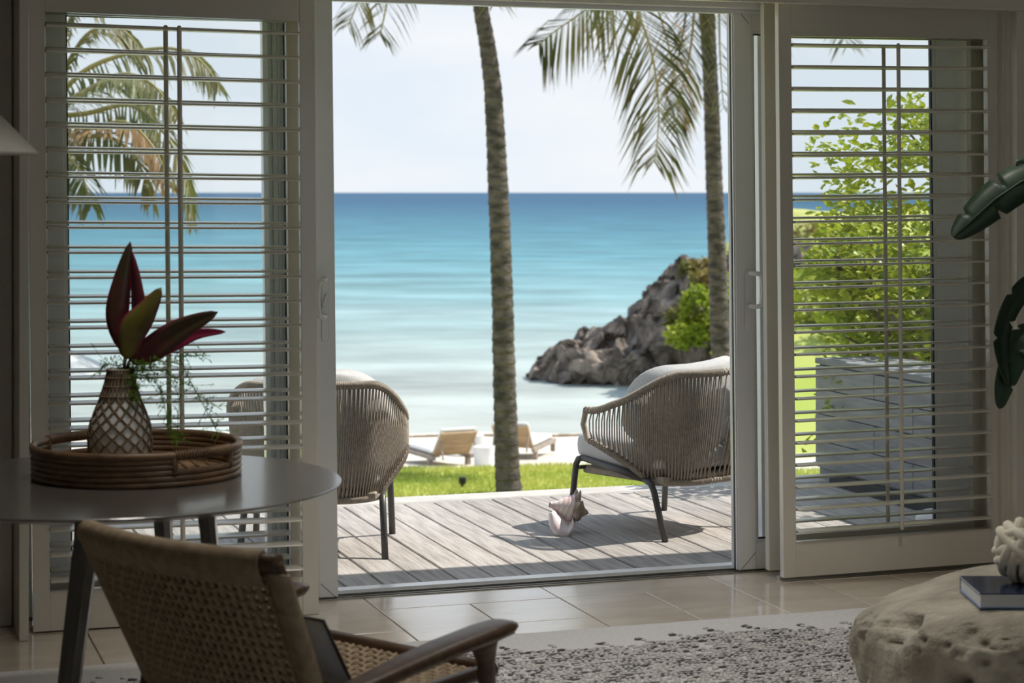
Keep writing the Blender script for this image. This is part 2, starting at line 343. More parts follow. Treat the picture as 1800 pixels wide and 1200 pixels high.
# sliding doors and the fixed lights behind them
def glazed(name, px, y0, zb, zt, mats, th=0.05, bead=True):
    """px = outer-left, inner-left, inner-right, outer-right measured at eye level"""
    X = [yp(p, HZ, y0).x for p in px]; d = thing(name, None, None, (X[0], y0, zb), kind='structure')
    rail_b, rail_t = zb + 0.105, zt - 0.085
    lean = -0.0105
    def q(x0, x1, z0, z1):
        s = lambda x, z: (x + lean * (z - EYE), z)
        return [s(x0, z0), s(x1, z0), s(x1, z1), s(x0, z1)]
    build(prism(MB(), q(X[0], X[1], zb, zt), y0, y0 + th), 'stile', 'vinyl', d, world=True, bevel=0.003)
    build(prism(MB(), q(X[2], X[3], zb, zt), y0, y0 + th), 'stile', 'vinyl', d, world=True, bevel=0.003)
    build(prism(MB(), q(X[1], X[2], zb, rail_b), y0, y0 + th), 'rail', 'vinyl', d, world=True, bevel=0.003)
    build(prism(MB(), q(X[1], X[2], rail_t, zt), y0, y0 + th), 'rail', 'vinyl', d, world=True, bevel=0.003)
    if bead:
        g = 0.012
        for a, b, c, e in ((X[1], X[1] + g, rail_b, rail_t), (X[2] - g, X[2], rail_b, rail_t), (X[1] + g, X[2] - g, rail_b, rail_b + g), (X[1] + g, X[2] - g, rail_t - g, rail_t)):
            build(prism(MB(), q(a, b, c, e), y0 + 0.012, y0 + 0.04), 'glazing_bead', 'vinyl', d, world=True)
            k = 0.004
        for a, b, c, e in ((X[1] + g, X[1] + g + 0.005, rail_b, rail_t), (X[2] - g - 0.005, X[2] - g, rail_b, rail_t), (X[1], X[2], rail_b + g, rail_b + g + 0.005), (X[1], X[2], rail_t - g - 0.005, rail_t - g)):
            build(prism(MB(), q(a, b, c, e), y0 + 0.018, y0 + 0.034), 'gasket', 'gasket', d, world=True)
    build(prism(MB(), q(X[1], X[2], rail_b, rail_t), y0 + 0.0235, y0 + 0.0285), 'pane', 'glass', d, world=True)
    return d, X
ZT = 2.225
d1, XA = glazed('door_1', (36, 113, 553, 587.5), YD, 0.008, ZT, None)
d2, XB = glazed('door_2', (1292.5, 1324, 1648, 1704), YD, 0.008, ZT, None)
w1, XC = glazed('window_1', (40, 112, 464, 503), YD + 0.075, 0.012, ZT, None, bead=False)
w2, XD = glazed('window_2', (1334, 1362, 1654, 1712), YD + 0.075, 0.012, ZT, None, bead=False)
# weathered aluminium interlock on the fixed light, ribbed
for i, (a, b, dy) in enumerate(((474, 480, 0.004), (481, 489, 0.010), (490, 494, 0.006), (495, 499, 0.002))):
    p0, p1 = yp(a, HZ, YD + 0.07).x, yp(b, HZ, YD + 0.07).x
    build(prism(MB(), [(p0 + 0.012, 0.03), (p1 + 0.012, 0.03), (p1 - 0.008, 2.2), (p0 - 0.008, 2.2)], YD + 0.075 - dy, YD + 0.075), 'interlock_rib', 'alum', w1, world=True)
p0, p1 = yp(500, HZ, YD + 0.07).x, yp(503.5, HZ, YD + 0.07).x
build(prism(MB(), [(p0 + 0.012, 0.03), (p1 + 0.012, 0.03), (p1 - 0.008, 2.2), (p0 - 0.008, 2.2)], YD + 0.06, YD + 0.07), 'seal', 'gasket', w1, world=True)
# grooved meeting edge of the right door
for k, (dy, m_) in enumerate(((0.006, 'vinyl'), (0.022, 'gasket'), (0.034, 'vinyl'), (0.046, 'vinyl'))):
    x = XB[0]
    build(prism(MB(), [(x - 0.006 + 0.0155, 0.01), (x + 0.0155, 0.01), (x - 0.0075, 2.22), (x - 0.0135, 2.22)], YD + dy, YD + dy + (0.004 if m_ == 'gasket' else 0.008)), 'edge_rib', m_, d2, world=True)

def capsule(mb, cx, z0, z1, r, y0, y1, n=10):
    pts = [(cx + r * math.cos(math.pi * k / n), z1 - r + r * math.sin(math.pi * k / n)) for k in range(n + 1)]
    pts += [(cx + r * math.cos(math.pi + math.pi * k / n), z0 + r + r * math.sin(math.pi + math.pi * k / n)) for k in range(n + 1)]
    m_ = len(pts); vs = [(x, y0, z) for x, z in pts] + [(x, y1, z) for x, z in pts]
    fs = [tuple(range(m_)), tuple(range(2 * m_ - 1, m_ - 1, -1))] + [((k + 1) % m_, k, m_ + k, m_ + (k + 1) % m_) for k in range(m_)]
    return mb.add(vs, fs)
def handle(d, pxc, py0, py1, pa, pb, side, lock):
    c = yp(pxc, HZ, YD); top = yp(pxc, py0, YD).z; bot = yp(pxc, py1, YD).z
    h = build(capsule(MB(), c.x, bot, top, 0.0135, YD - 0.007, YD + 0.001), 'handle_plate', 'vinyl', d, world=True, bevel=0.0025)
    za, zb_ = yp(pxc, pa, YD).z, yp(pxc, pb, YD).z
    xg = c.x + side * 0.034; yg = YD - 0.052
    path = [(c.x, YD - 0.006, za), (c.x + side * 0.004, YD - 0.028, za), (c.x + side * 0.018, YD - 0.046, za), (xg, yg, za - 0.004)]
    n = 8
    for k in range(n + 1): path.append((xg + side * 0.006 * math.sin(math.pi * k / n), yg, lerp(za - 0.012, zb_ + 0.012, k / n)))
    path += [(xg, yg, zb_ + 0.004), (c.x + side * 0.018, YD - 0.046, zb_), (c.x + side * 0.004, YD - 0.028, zb_), (c.x, YD - 0.006, zb_)]
    build(MB().tube(path, 0.0095, 8), 'pull', 'vinyl', d, smooth=True, world=True)
    if lock:
        zc = (za + zb_) / 2
        b = MB(); b.hexa([(c.x - 0.016, YD - 0.02, zc - 0.03), (c.x - 0.006, YD - 0.02, zc - 0.036), (c.x - 0.006, YD - 0.006, zc - 0.036), (c.x - 0.016, YD - 0.006, zc - 0.03),
                          (c.x + 0.002, YD - 0.02, zc + 0.018), (c.x + 0.012, YD - 0.02, zc + 0.010), (c.x + 0.012, YD - 0.006, zc + 0.010), (c.x + 0.002, YD - 0.006, zc + 0.018)])
        build(b, 'thumb_latch', 'vinyl', d, world=True, bevel=0.003)
handle(d1, 571, 486, 600, 492, 556, -1, True)
handle(d2, 1314.5, 473, 582, 480, 538, 1, False)
# mitre joints in the corners of the door frames
def mitre(d, a, b):
    A, B = yp(*a, YD - 0.0006), yp(*b, YD - 0.0006); n = Vector((B.z - A.z, 0, A.x - B.x)).normalized() * 0.0008
    build(MB().add([A - n, B - n, B + n, A + n], [(0, 1, 2, 3)]), 'mitre_joint', 'dark_gap', d, world=True, solid=0.0008)
mitre(d1, (564, 1026), (591.5, 1050)); mitre(d2, (1304, 1000), (1328, 971)); mitre(d2, (1299, 20), (1317, 42))

# ---------------------------------------------------------------- louvred shutters
def shutter(label, outer, inner, dy, ly, ry, tilt, rod, group):
    yc = YS + dy; yf = yc - 0.0165
    TL, TR, BR, BL = [yp(*p, yf) for p in outer]; tl, tr_, br, bl = [yp(*p, yf) for p in inner]
    def ext(a, b, z): t = (z - a.z) / (b.z - a.z); return Vector((a.x + (b.x - a.x) * t, yf, z))
    s = thing('shutter_panel', label, 'shutter', ((BL.x + BR.x) / 2, yc, min(BL.z, BR.z)), 0, group)
    a, b = ext(tl, bl, TL.z), ext(tl, bl, BL.z); c, d_ = ext(tr_, br, TR.z), ext(tr_, br, BR.z)
    build(prism(MB(), [xz(BL), xz(b), xz(a), xz(TL)], yf, yf + 0.033), 'stile', 'paint', s, world=True, bevel=0.002)
    build(prism(MB(), [xz(d_), xz(BR), xz(TR), xz(c)], yf, yf + 0.033), 'stile', 'paint', s, world=True, bevel=0.002)
    build(prism(MB(), [xz(tl), xz(tr_), xz(c), xz(a)], yf + 0.001, yf + 0.032), 'rail', 'paint', s, world=True, bevel=0.0015)
    build(prism(MB(), [xz(b), xz(d_), xz(br), xz(bl)], yf + 0.001, yf + 0.032), 'rail', 'paint', s, world=True, bevel=0.0015)
    hw = 0.042; sec = [(-hw, 0), (-hw * 0.93, 0.0032), (-hw * 0.5, 0.0050), (0, 0.0056), (hw * 0.5, 0.0050), (hw * 0.93, 0.0032), (hw, 0),
                        (hw * 0.93, -0.0032), (hw * 0.5, -0.0050), (0, -0.0056), (-hw * 0.5, -0.0050), (-hw * 0.93, -0.0032)]
    ct, st = math.cos(tilt), math.sin(tilt)
    for k in range(len(ly)):
        P = yp(lerp(inner[0][0], inner[3][0], (ly[k] - inner[0][1]) / (inner[3][1] - inner[0][1])), ly[k], yc - hw)
        Q = yp(lerp(inner[1][0], inner[2][0], (ry[k] - inner[1][1]) / (inner[2][1] - inner[1][1])), ry[k], yc - hw)
        def xin(A, B, z): t = (z - A.z) / (B.z - A.z); return A.x + (B.x - A.x) * t
        xa, xb = xin(tl, bl, P.z) + 0.002, xin(tr_, br, Q.z) - 0.002
        dz = -st * hw
        rings = []
        for x, z, sc_ in ((xa, P.z, 0.9), (xa + 0.008, P.z, 1), (xb - 0.008, Q.z, 1), (xb, Q.z, 0.9)):
            zz = lerp(P.z, Q.z, (x - xa) / (xb - xa)) + dz
            rings.append([(x, yc + (q * ct - h * st) * (1 if sc_ == 1 else 0.94), zz + (q * st + h * ct) * sc_) for q, h in sec])
        build(MB().loft(rings), 'louver', 'paint', s, smooth=False, world=True)
    A, B = yp(*rod[0], yc - hw - 0.008), yp(*rod[1], yc - hw - 0.008)
    w_ = 0.0085
    r = MB().loft([[(p.x + w_ * math.cos(t * math.pi / 4) * f, p.y + w_ * 0.8 * math.sin(t * math.pi / 4) * f, z) for t in range(8)] for p, z, f in
                   ((A, A.z, 0.55), (A, A.z - 0.006, 1), (B, B.z + 0.004, 1), (B, B.z, 0.7))])
    build(r, 'tilt_rod', 'paint', s, world=True, smooth=False)
    return s
K = range(23)
G = 'louvred shutter panels at the glass doors'
shutter('left front white louvred shutter panel behind the round table, nearest the room',
        [(47, -30), (553.6, -8), (560.5, 1079.5), (58.5, 1111)], [(78.7, 20), (526.5, 37.5), (532, 1013.5), (88, 1039)], 0,
        [42.3 + 44.55 * k for k in K], [57.3 + 42.85 * k for k in K], rad(2.0), [(315, 45), (322, 1010)], G)
shutter('left rear white louvred shutter panel seen through the front one behind the table',
        [(51, -26), (530, -6), (539, 1068), (62, 1098)], [(79.5, 24), (503, 39), (511.5, 1000), (88, 1026)], 0.116,
        [38.5 + 43.9 * k for k in K], [56 + 42.0 * k for k in K], rad(2.0), [(291, 44), (300, 985)], G)
shutter('right front white louvred shutter panel beside the stone block, nearest the room',
        [(1368, 4), (1757, 11), (1765.5, 987), (1378, 1016)], [(1391, 63), (1735.5, 69), (1742.5, 928), (1400, 952.5)], 0,
        [79.0 + 39.05 * k for k in K], [83 + 37.7 * k for k in K], rad(-2.0), [(1579, 76), (1586, 931)], G)
shutter('right rear white louvred shutter panel, its left stile just beside the open glass door',
        [(1342.5, 5), (1729, 13), (1736, 980), (1352, 1003)], [(1366, 66), (1706, 71), (1711, 917.5), (1375.5, 941)], 0.116,
        [78.0 + 38.3 * k for k in K], [83 + 37.05 * k for k in K], rad(-2.0), [(1553, 80), (1561, 917)], G)
# low floor guide under the shutters
for n_, a, b in (('trim_6', 0.585, 1.60), ('trim_7', 3.43, 4.40)):
    tag(build(MB().box(a, b, 6.985, 7.01, 0, 0.012), n_, 'coping'), kind='structure')
# eave over the door, outside
tag(build(MB().box(-3, 8.0, 7.32, 7.66, 2.62, 2.80), 'eave', 'paint'), kind='structure')

# ================================================================ THE TERRACE
deck = thing('deck', None, None, (2.5, 8.3, -0.06), kind='structure')
build(MB().box(-1.5, 5.4, 7.325, 9.32, -0.30, -0.045), 'deck_joist_bed', 'dark_gap', deck, world=True)
xx = 2.56 - 0.149 * 22
while xx < 5.3:
    dz = random.uniform(-0.0015, 0.0015)
    build(MB().rbox(xx + 0.004, xx + 0.145, 7.327, 9.31, -0.038, -0.006 + dz, 0.003), 'plank', 'plank', deck, world=True); xx += 0.149
tag(build(MB().rbox(-1.6, 5.5, 9.312, 9.50, -0.16, -0.002, 0.008), 'trim_8', 'coping'), kind='structure')
tag(build(MB().box(-1.6, 5.5, 7.33, 9.47, -2.7, -0.30), 'terrace_base', 'coping'), kind='structure')
# grey boarded garden wall on the right of the deck
gw = thing('wall_garden', None, None, (4.95, 8.6, 0), kind='structure')
build(MB().box(4.86, 5.26, 7.34, 9.42, -0.30, 0.60), 'wall_core', 'stonewall', gw, world=True)
zs = [0.06, 0.20, 0.34, 0.47, 0.595]
for i in range(4):
    for (a, b) in ((7.36, 8.06), (8.06, 8.80), (8.80, 9.43)) if i % 2 else ((7.36, 8.42), (8.42, 9.43)):
        build(MB().rbox(4.838, 4.862, a + 0.002, b - 0.002, zs[i] + 0.002, zs[i + 1] - 0.002, 0.003), 'board', 'stonewall', gw, world=True)
for i in range(3):
    build(MB().rbox(4.84 + i * 0.145, 4.98 + i * 0.145, 7.36, 9.44, 0.60, 0.63, 0.004), 'board', 'stonewall', gw, world=True)
build(MB().box(4.80, 4.858, 7.40, 9.2, -0.004, 0.05), 'painted_shadow_strip', 'dark_gap', gw, world=True)  # dark strip painted in for the shade at the wall's foot

# ================================================================ GARDEN, BEACH AND SEA
def lawn_edge(s): return 29.7 + 0.035 * s + 0.22 * math.sin(s * 0.9) + 0.1 * math.sin(s * 2.7)
def hz_lawn(s, t): return -2.6 + 0.03 * math.sin(s * 0.7 + t * 0.5)
def fn(u, v):
    s = lerp(-26, 34, u); t = lerp(7.0, lawn_edge(s), v); return cw(s, t, hz_lawn(s, t))
tag(build(MB().grid(fn, 60, 40), 'lawn', 'grass', smooth=True), kind='structure')
bl_ = MB()
for k in range(42000):
    s = random.uniform(-3.4, 1.9) if k % 3 else random.uniform(1.9, 5.5); t = random.uniform(25.0, lawn_edge(s) + 0.05)
    p = cw(s, t, hz_lawn(s, t)); h = random.uniform(0.03, 0.07); a = random.uniform(0, 6.28); dx, dy = math.cos(a) * 0.008, math.sin(a) * 0.008
    lx, ly_ = random.uniform(-0.02, 0.02), random.uniform(-0.02, 0.02)
    bl_.add([(p.x - dx, p.y - dy, p.z - 0.01), (p.x + dx, p.y + dy, p.z - 0.01), (p.x + lx, p.y + ly_, p.z + h)], [(0, 1, 2)])
tag(build(bl_, 'grass', 'grass_blade'), 'bright green mown grass between the deck and the sand', 'grass', kind='stuff')
def hz_sand(s, t):
    pts = [(26, -2.66), (29.5, -2.66), (33, -2.93), (38, -3.22), (42, -3.58), (50, -4.3), (75, -6)]
    for (a, za), (b, zb_) in zip(pts, pts[1:]):
        if t <= b: z = lerp(za, zb_, (t - a) / (b - a)); break
    return z + 0.04 * noise.noise(Vector((s * 0.8, t * 0.8, 3)))
tag(build(MB().grid(lambda u, v: cw(lerp(-45, 60, u), lerp(27, 75, v), hz_sand(lerp(-45, 60, u), lerp(27, 75, v))), 130, 70), 'beach', 'sand', smooth=True), kind='structure')
wr = MB()
for k in range(900):
    s = random.uniform(-14, 9); t = 39.9 + 0.35 * math.sin(s * 0.6) + random.gauss(0, 0.14)
    p = cw(s, t, hz_sand(s, t) + 0.02); a = random.uniform(-0.6, 0.6); l_ = random.uniform(0.05, 0.16)
    wr.ball(p, l_, 0.04, 0.03, 5, 3)
tag(build(wr, 'seaweed', 'wrack'), 'thin brown line of seaweed along the sand', 'seaweed', kind='stuff')
# sea: local y runs straight out from the house
sea_mb = MB(); ts = [36, 40, 44, 50, 60, 80, 120, 200, 400, 900, 2500, 8000, 30000]
rows = [[(s * max(60, t * 0.6), t, 0) for s in (-1, -0.5, 0, 0.5, 1)] for t in ts]
for i in range(len(ts) - 1):
    for j in range(4): sea_mb.add([rows[i][j], rows[i][j + 1], rows[i + 1][j + 1], rows[i + 1][j]], [(0, 1, 2, 3)])
sea = link('sea', sea_mb.mesh('sea', 'sea')); sea.location = (0, 0, -3.6); sea.rotation_euler = (0, 0, -PSI); tag(sea, kind='structure')
# ================================================================ IN THE ROOM
# ---- unseen ceiling fill lamps, added to lift the floor, rug and stone
for i, (x, y, e_, lab) in enumerate(((2.25, 5.70, 76, 'added unseen ceiling fill lamp over the rug by the doors'), (3.45, 5.55, 46, 'added unseen ceiling fill lamp over the stone block'),
                                (0.8, 5.2, 36, 'added unseen ceiling fill lamp over the round table'), (1.6, 4.5, 36, 'added unseen ceiling fill lamp over the easy chair'))):
    dl = thing('ceiling_fill_lamp', lab, 'added fill lamp', (x, y, 2.78), 0, 'added unseen fill lamps')
    build(MB().lathe([(0.052, -0.001), (0.075, -0.001), (0.078, -0.005), (0.055, -0.009)], 28), 'trim_ring', 'white_plain', dl)
    build(MB().lathe([(0.001, -0.0015), (0.052, -0.0015), (0.052, -0.003), (0.001, -0.003)], 24), 'lens', 'fill_lamp_lens', dl)
    ld = bpy.data.lights.new('fill_spot', 'SPOT'); ld.energy = e_; ld.spot_size = rad(84); ld.spot_blend = 0.75; ld.shadow_soft_size = 0.09; ld.color = (1.0, 0.955, 0.89)
    lo = link('lamp', ld, dl); lo.location = (0, 0, -0.05)
# ---- rug with looped knots
rug = thing('rug', 'pale woven rug with rows of raised grey knots along the room', 'rug', (1.6, 4.0, 0))
def rugfn(u, v):
    x = lerp(-1.4, 5.0, u); y = lerp(1.6, 6.385, v); return (x, y + 0.006 * noise.noise(Vector((x * 9, y, 1))) * (v > 0.99), 0.007)
rm = MB().grid(rugfn, 160, 4)
rm.box(-1.4, 5.0, 1.6, 6.375, 0.0005, 0.0065)
build(rm, 'weave', 'rug', rug, world=True)
kl, kd = MB(), MB()
y = 6.27; row = 0
while y > 4.9:
    x = 0.6
    while x < 3.8:
        x += random.uniform(0.013, 0.025)
        edge = 6.13 + 0.05 * noise.noise(Vector((x * 2.2, 0, 5))) + 0.03 * math.sin(x * 5)
        strip = ((x * 6.5 + y * 3.2) % 1.0) < 0.13
        if y > edge and not (strip and y < edge + 0.08): continue
        n_ = noise.noise(Vector((x * 5, row * 1.7, 2)))
        if y < edge and random.random() < 0.10 - n_ * 0.25: continue
        kl.ball((x, y + random.uniform(-0.003, 0.003), 0.0095), random.uniform(0.008, 0.014), 0.0062, random.uniform(0.004, 0.008), 6, 3)
        if random.random() < 0.42 + n_ * 0.7: kd.ball((x + random.uniform(-0.004, 0.004), y - 0.0105 + random.uniform(-0.002, 0.002), 0.0105), random.uniform(0.009, 0.021), 0.0046, random.uniform(0.003, 0.0055), 5, 3)  # dark dashes stand in for the shade beside each knot row
    y -= 0.0235; row += 1
for x in range(120):
    kl.ball((random.uniform(-1.2, 0.8), random.uniform(5.9, 6.25), 0.010), 0.014, 0.006, 0.006, 6, 4)
tag(build(kl, 'knots', 'knot_light', rug, world=True, smooth=True), 'light grey looped knots', kind='stuff')
tag(build(kd, 'knots', 'knot_shadow', rug, world=True, smooth=True), 'dark dashes painted as the shade along the knot rows', kind='stuff')

# ---- round table
TZ = 0.72
tcp = at(197, 847, 0.78 * FPX / 509); TX, TY = tcp.x, tcp.y; TR_ = 0.615
tb = thing('round_table', 'round dark brown table with slim slanted legs holding the rattan tray', 'table', (TX, TY, 0.0075))
prof = [(0.0, -0.03), (TR_ - 0.10, -0.030), (TR_ - 0.012, -0.010), (TR_, -0.006), (TR_ + 0.001, -0.002), (TR_ - 0.002, 0), (0.0, 0)]
build(MB().lathe([(max(r, 0.0005), TZ - 0.0075 + z) for r, z in prof], 96), 'table_top', 'table_dark', tb, smooth=False)
build(MB().lathe([(0.26, TZ - 0.0555), (0.30, TZ - 0.0375), (0.02, TZ - 0.0375), (0.02, TZ - 0.0555)], 40), 'under_frame', 'table_dark', tb)
def tleg(ptop, pbot, wt, wb):
    a, b = Vector(ptop), Vector(pbot); r = Vector((CS, -SN, 0)); f = Vector((SN, CS, 0)); rings = []
    for t, wd in ((0, wt * 1.5), (0.03, wt * 1.12), (0.09, wt), (1, wb)):
        p = a.lerp(b, t); h = wd / 2; d = 0.022
        rings.append([p - r * h - f * d * 0.4, p - r * h * 0.35 - f * d, p + r * h * 0.35 - f * d, p + r * h - f * d * 0.4, p + r * h + f * d, p - r * h + f * d])
    build(MB().loft(rings), 'leg', 'table_dark', tb, world=True)
A = at(158, 905, 5.05); A.z = TZ - 0.03; B = at(99, 1380, 5.02); B.z = 0.0075; tleg(A, B, 0.062, 0.048)
A = at(281, 905, 5.62); A.z = TZ - 0.03; B = at(303, 1260, 5.85); B.z = 0.0075; tleg(A, B, 0.046, 0.04)
A = at(361, 905, 5.2); A.z = TZ - 0.03; B = at(405, 1340, 5.25); B.z = 0.0075; tleg(A, B, 0.042, 0.038)

# ---- rattan tray
tp = at(241, 834, 0.78 * FPX / 496); tray = thing('tray', 'round rattan tray with woven hand holds on the dark table', 'tray', (tp.x, tp.y, TZ))
RR = 0.277; zr = 0.0085
def ring(z, r, rt, a0=0, a1=2 * math.pi, name='cane', m='rattan', n=72, flat=1):
    full = abs(a1 - a0 - 2 * math.pi) < 1e-6
    k = n if full else max(8, int(n * (a1 - a0) / 6.283)); pts = [(r * math.cos(a0 + (a1 - a0) * i / (k if full else k - 1)), r * math.sin(a0 + (a1 - a0) * i / (k if full else k - 1)), z) for i in range(k)]
    build(MB().tube(pts, rt, 8, closed=full, flat=flat), name, m, tray, smooth=True)
build(MB().lathe([(0.001, 0.001), (RR, 0.001), (RR, 0.007), (0.001, 0.007)], 64), 'tray_base', 'rattan_light', tray)
for i in range(3): ring(zr + i * 0.0155, RR + 0.002, 0.0085)
# two hand holds: towards the camera's right and away to its left
hA = math.atan2(-0.62 * CS - 0.78 * SN, 0.78 * CS - 0.62 * SN)
hB = hA + math.pi; gw_ = 0.36
for i in (3, 4):
    ring(zr + i * 0.0155 - 0.001, RR + 0.003, 0.0085, hA + gw_, hB - gw_); ring(zr + i * 0.0155 - 0.001, RR + 0.003, 0.0085, hB + gw_, hA + 2 * math.pi - gw_)
ring(zr + 5 * 0.0155 - 0.002, RR + 0.004, 0.0105)
for h in (hA, hB):
    for sgn in (-1, 1):
        a = h + sgn * gw_
        build(MB().tube([((RR + 0.003) * math.cos(a), (RR + 0.003) * math.sin(a), z) for z in (0.035, 0.05, 0.065, 0.083)], 0.0105, 8), 'binding', 'rattan', tray, smooth=True)
    wv = MB()
    for k in range(26):
        a = h - gw_ + 2 * gw_ * (k + 0.5) / 26; c = Vector(((RR + 0.004) * math.cos(a), (RR + 0.004) * math.sin(a), zr + 5 * 0.0155 - 0.002)); er = Vector((math.cos(a), math.sin(a), 0))
        wv.tube([c + er * (0.0122 * math.cos(q * math.pi / 4)) + Vector((0, 0, 0.0122 * math.sin(q * math.pi / 4))) for q in range(8)], 0.0032, 5, closed=True)
    build(wv, 'handle_wrap', 'rattan', tray, smooth=True)
wv = MB()
for k in range(15):
    w_ = -0.25 + 0.5 * k / 14; l_ = math.sqrt(max(0, 0.262 ** 2 - w_ * w_))
    wv.tube([(w_, -l_ + 2 * l_ * q / 24, 0.0085 + 0.002 * math.sin(q * 2.2 + k * math.pi)) for q in range(25)], 0.004, 5)
build(wv, 'woven_floor', 'rattan_light', tray, smooth=True)

# ---- netted bottle vase with leaves
vp = at(211, 829, 0.772 * FPX / 492); VZ = TZ + 0.0150
vase = thing('vase', 'white bottle vase wrapped in a woven seagrass net standing in the tray', 'vase', (vp.x, vp.y, VZ))
vprof = [(0.001, 0), (0.066, 0.0), (0.078, 0.015), (0.084, 0.05), (0.0845, 0.09), (0.079, 0.13), (0.066, 0.165), (0.052, 0.198), (0.041, 0.228), (0.035, 0.252), (0.031, 0.277), (0.026, 0.279), (0.025, 0.24), (0.001, 0.22)]
build(MB().lathe(vprof, 40), 'bottle', 'ceramic', vase, smooth=True)
def vr(z):
    for (a, za), (b, zb_) in zip(vprof[1:11], vprof[2:11]):
        if za <= z <= zb_: return lerp(a, b, (z - za) / (zb_ - za + 1e-9))
    return 0.03
net = MB(); rows_ = 11
for i in range(rows_):
    n = 13; ph = (i % 2) * math.pi; pts = []
    for k in range(n * 8):
        a = 2 * math.pi * k / (n * 8); z = 0.002 + 0.0185 * i + 0.0165 * (0.5 + 0.5 * math.cos(a * n + ph)); r = vr(z) + 0.0022
        pts.append((r * math.cos(a), r * math.sin(a), z))
    net.tube(pts, 0.0030, 5, closed=True)
build(net, 'woven_net', 'seagrass', vase, smooth=True)
wrap = MB()
for k in range(26):
    a0 = 2 * math.pi * k / 26; pts = []
    for q in range(9):
        z = lerp(0.200, 0.277, q / 8); a = a0 + 0.25 * q / 8; r = vr(z) + 0.0025; pts.append((r * math.cos(a), r * math.sin(a), z))
    wrap.tube(pts, [lerp(0.0046, 0.0036, q / 8) for q in range(9)], 5)
for z in (0.205, 0.232, 0.255, 0.276):
    wrap.tube([((vr(z) + 0.0055) * math.cos(2 * math.pi * k / 24), (vr(z) + 0.0055) * math.sin(2 * math.pi * k / 24), z) for k in range(24)], 0.0026, 5, closed=True)
build(wrap, 'neck_wrap', 'seagrass', vase, smooth=True)
def blade(path, width, mname, parent, name='leaf', fold=0.25, up=None, nseg=14, prof=None, notch=None, world=True, sub=None):
    """leaf along a 3-d path: width profile, folded along the midrib"""
    P = [Vector(p) for p in path]
    def pos(t):
        f = t * (len(P) - 1); i = min(int(f), len(P) - 2); q = f - i
        p0, p1, p2, p3 = P[max(i - 1, 0)], P[i], P[i + 1], P[min(i + 2, len(P) - 1)]
        return 0.5 * ((2 * p1) + (p2 - p0) * q + (2 * p0 - 5 * p1 + 4 * p2 - p3) * q * q + (3 * p1 - p0 - 3 * p2 + p3) * q ** 3)
    prof = prof or (lambda t: math.sin(math.pi * min(1, t ** 0.8)) ** 0.75)
    side = Vector(up) if up else Vector((CS, -SN, 0)); mb = MB(); vs = []
    for k in range(nseg + 1):
        t = k / nseg; p = pos(t); T = (pos(min(1, t + 0.02)) - pos(max(0, t - 0.02))).normalized()
        s = (side - T * side.dot(T)).normalized(); n = T.cross(s); w_ = width * max(prof(t), 0.0) * 0.5 + 0.0006
        cl = cr_ = 1.0
        if notch: cl, cr_ = notch(t)
        vs += [p - s * w_ * cl + n * w_ * fold, p - s * w_ * cl * 0.5 + n * w_ * fold * 0.3, p, p + s * w_ * cr_ * 0.5 + n * w_ * fold * 0.3, p + s * w_ * cr_ + n * w_ * fold]
    fs = [(k * 5 + j, k * 5 + j + 1, k * 5 + 6 + j, k * 5 + 5 + j) for k in range(nseg) for j in range(4)]
    mb.add(vs, fs); o = build(mb, name, mname, parent, smooth=True, world=world); o.modifiers.new('s', 'SOLIDIFY').thickness = 0.0009
    return o
VD = 0.772 * FPX / 492
def vpx(px, py, dz=0.0): return at(px, py, VD + dz)
neck = vpx(213, 650)
def cordy(pts, width, m_, up=None, fold=0.25, edge=True):
    P = [vpx(*p) for p in pts]
    o = blade(P, width, m_, vase, 'leaf', fold, up)
    if m_ != 'leaf_pink': blade([p + F_ * 0.0035 for p in P], width * 1.13, 'leaf_pink', vase, 'leaf_margin', fold, up)
    build(MB().tube([vpx(213, 690), vpx(213 + (pts[0][0] - 213) * 0.4, 660), P[0]], 0.0022, 6), 'leaf_stem', 'leaf_cordy', vase, smooth=True, world=True)
R_ = Vector((CS, -SN, 0)); F_ = Vector((SN, CS, 0))
cordy([(219, 618, .012), (206, 560, .014), (213, 500, .016), (229, 424, .02)], 0.056, 'leaf_cordy', R_ + F_ * 0.25)
cordy([(221, 612, .02), (238, 560, .024), (236, 500, .026), (228, 436, .028)], 0.050, 'leaf_cordy', R_ * 0.8 - F_ * 0.6, 0.3)
cordy([(222, 632, -.03), (230, 585, -.03), (253, 550, -.03), (283, 505, -.02)], 0.070, 'leaf_cordy_green', R_ + Vector((0, 0, .4)))
cordy([(226, 634, -.01), (268, 612, 0.0), (320, 577, .01), (383, 548, .02)], 0.066, 'leaf_cordy', Vector((0, 0, 1)) + R_ * 0.2)
cordy([(230, 628, .03), (290, 612, .04), (345, 587, .06), (397, 583, .08)], 0.036, 'leaf_pink', Vector((0, 0, 1)))
fern = MB(); stems = MB()
def spray(pts, n, spread=0.027):
    P = [vpx(*p) for p in pts]
    Q = []
    for i in range(len(P) - 1):
        for k in range(8): Q.append(P[i].lerp(P[i + 1], k / 8))
    Q.append(P[-1]); stems.tube(Q, 0.0009, 4)
    n = int(n * 1.7)
    for k in range(n):
        f = (k + 2) / (n + 2) * (len(Q) - 1); c = Q[int(f)]
        twig = c + Vector((random.gauss(0, 1), random.gauss(0, 1), random.gauss(0, 0.7))) * spread
        stems.tube([c, twig], 0.0006, 3)
        for j in range(11):
            b = c.lerp(twig, random.random()); d = Vector((random.gauss(0, 1), random.gauss(0, 1), random.gauss(0, 1))).normalized() * random.uniform(0.006, 0.012)
            s = d.cross(Vector((0.3, 0.2, 1))).normalized() * 0.0016
            fern.add([b - s, b + s, b + d], [(0, 1, 2)])
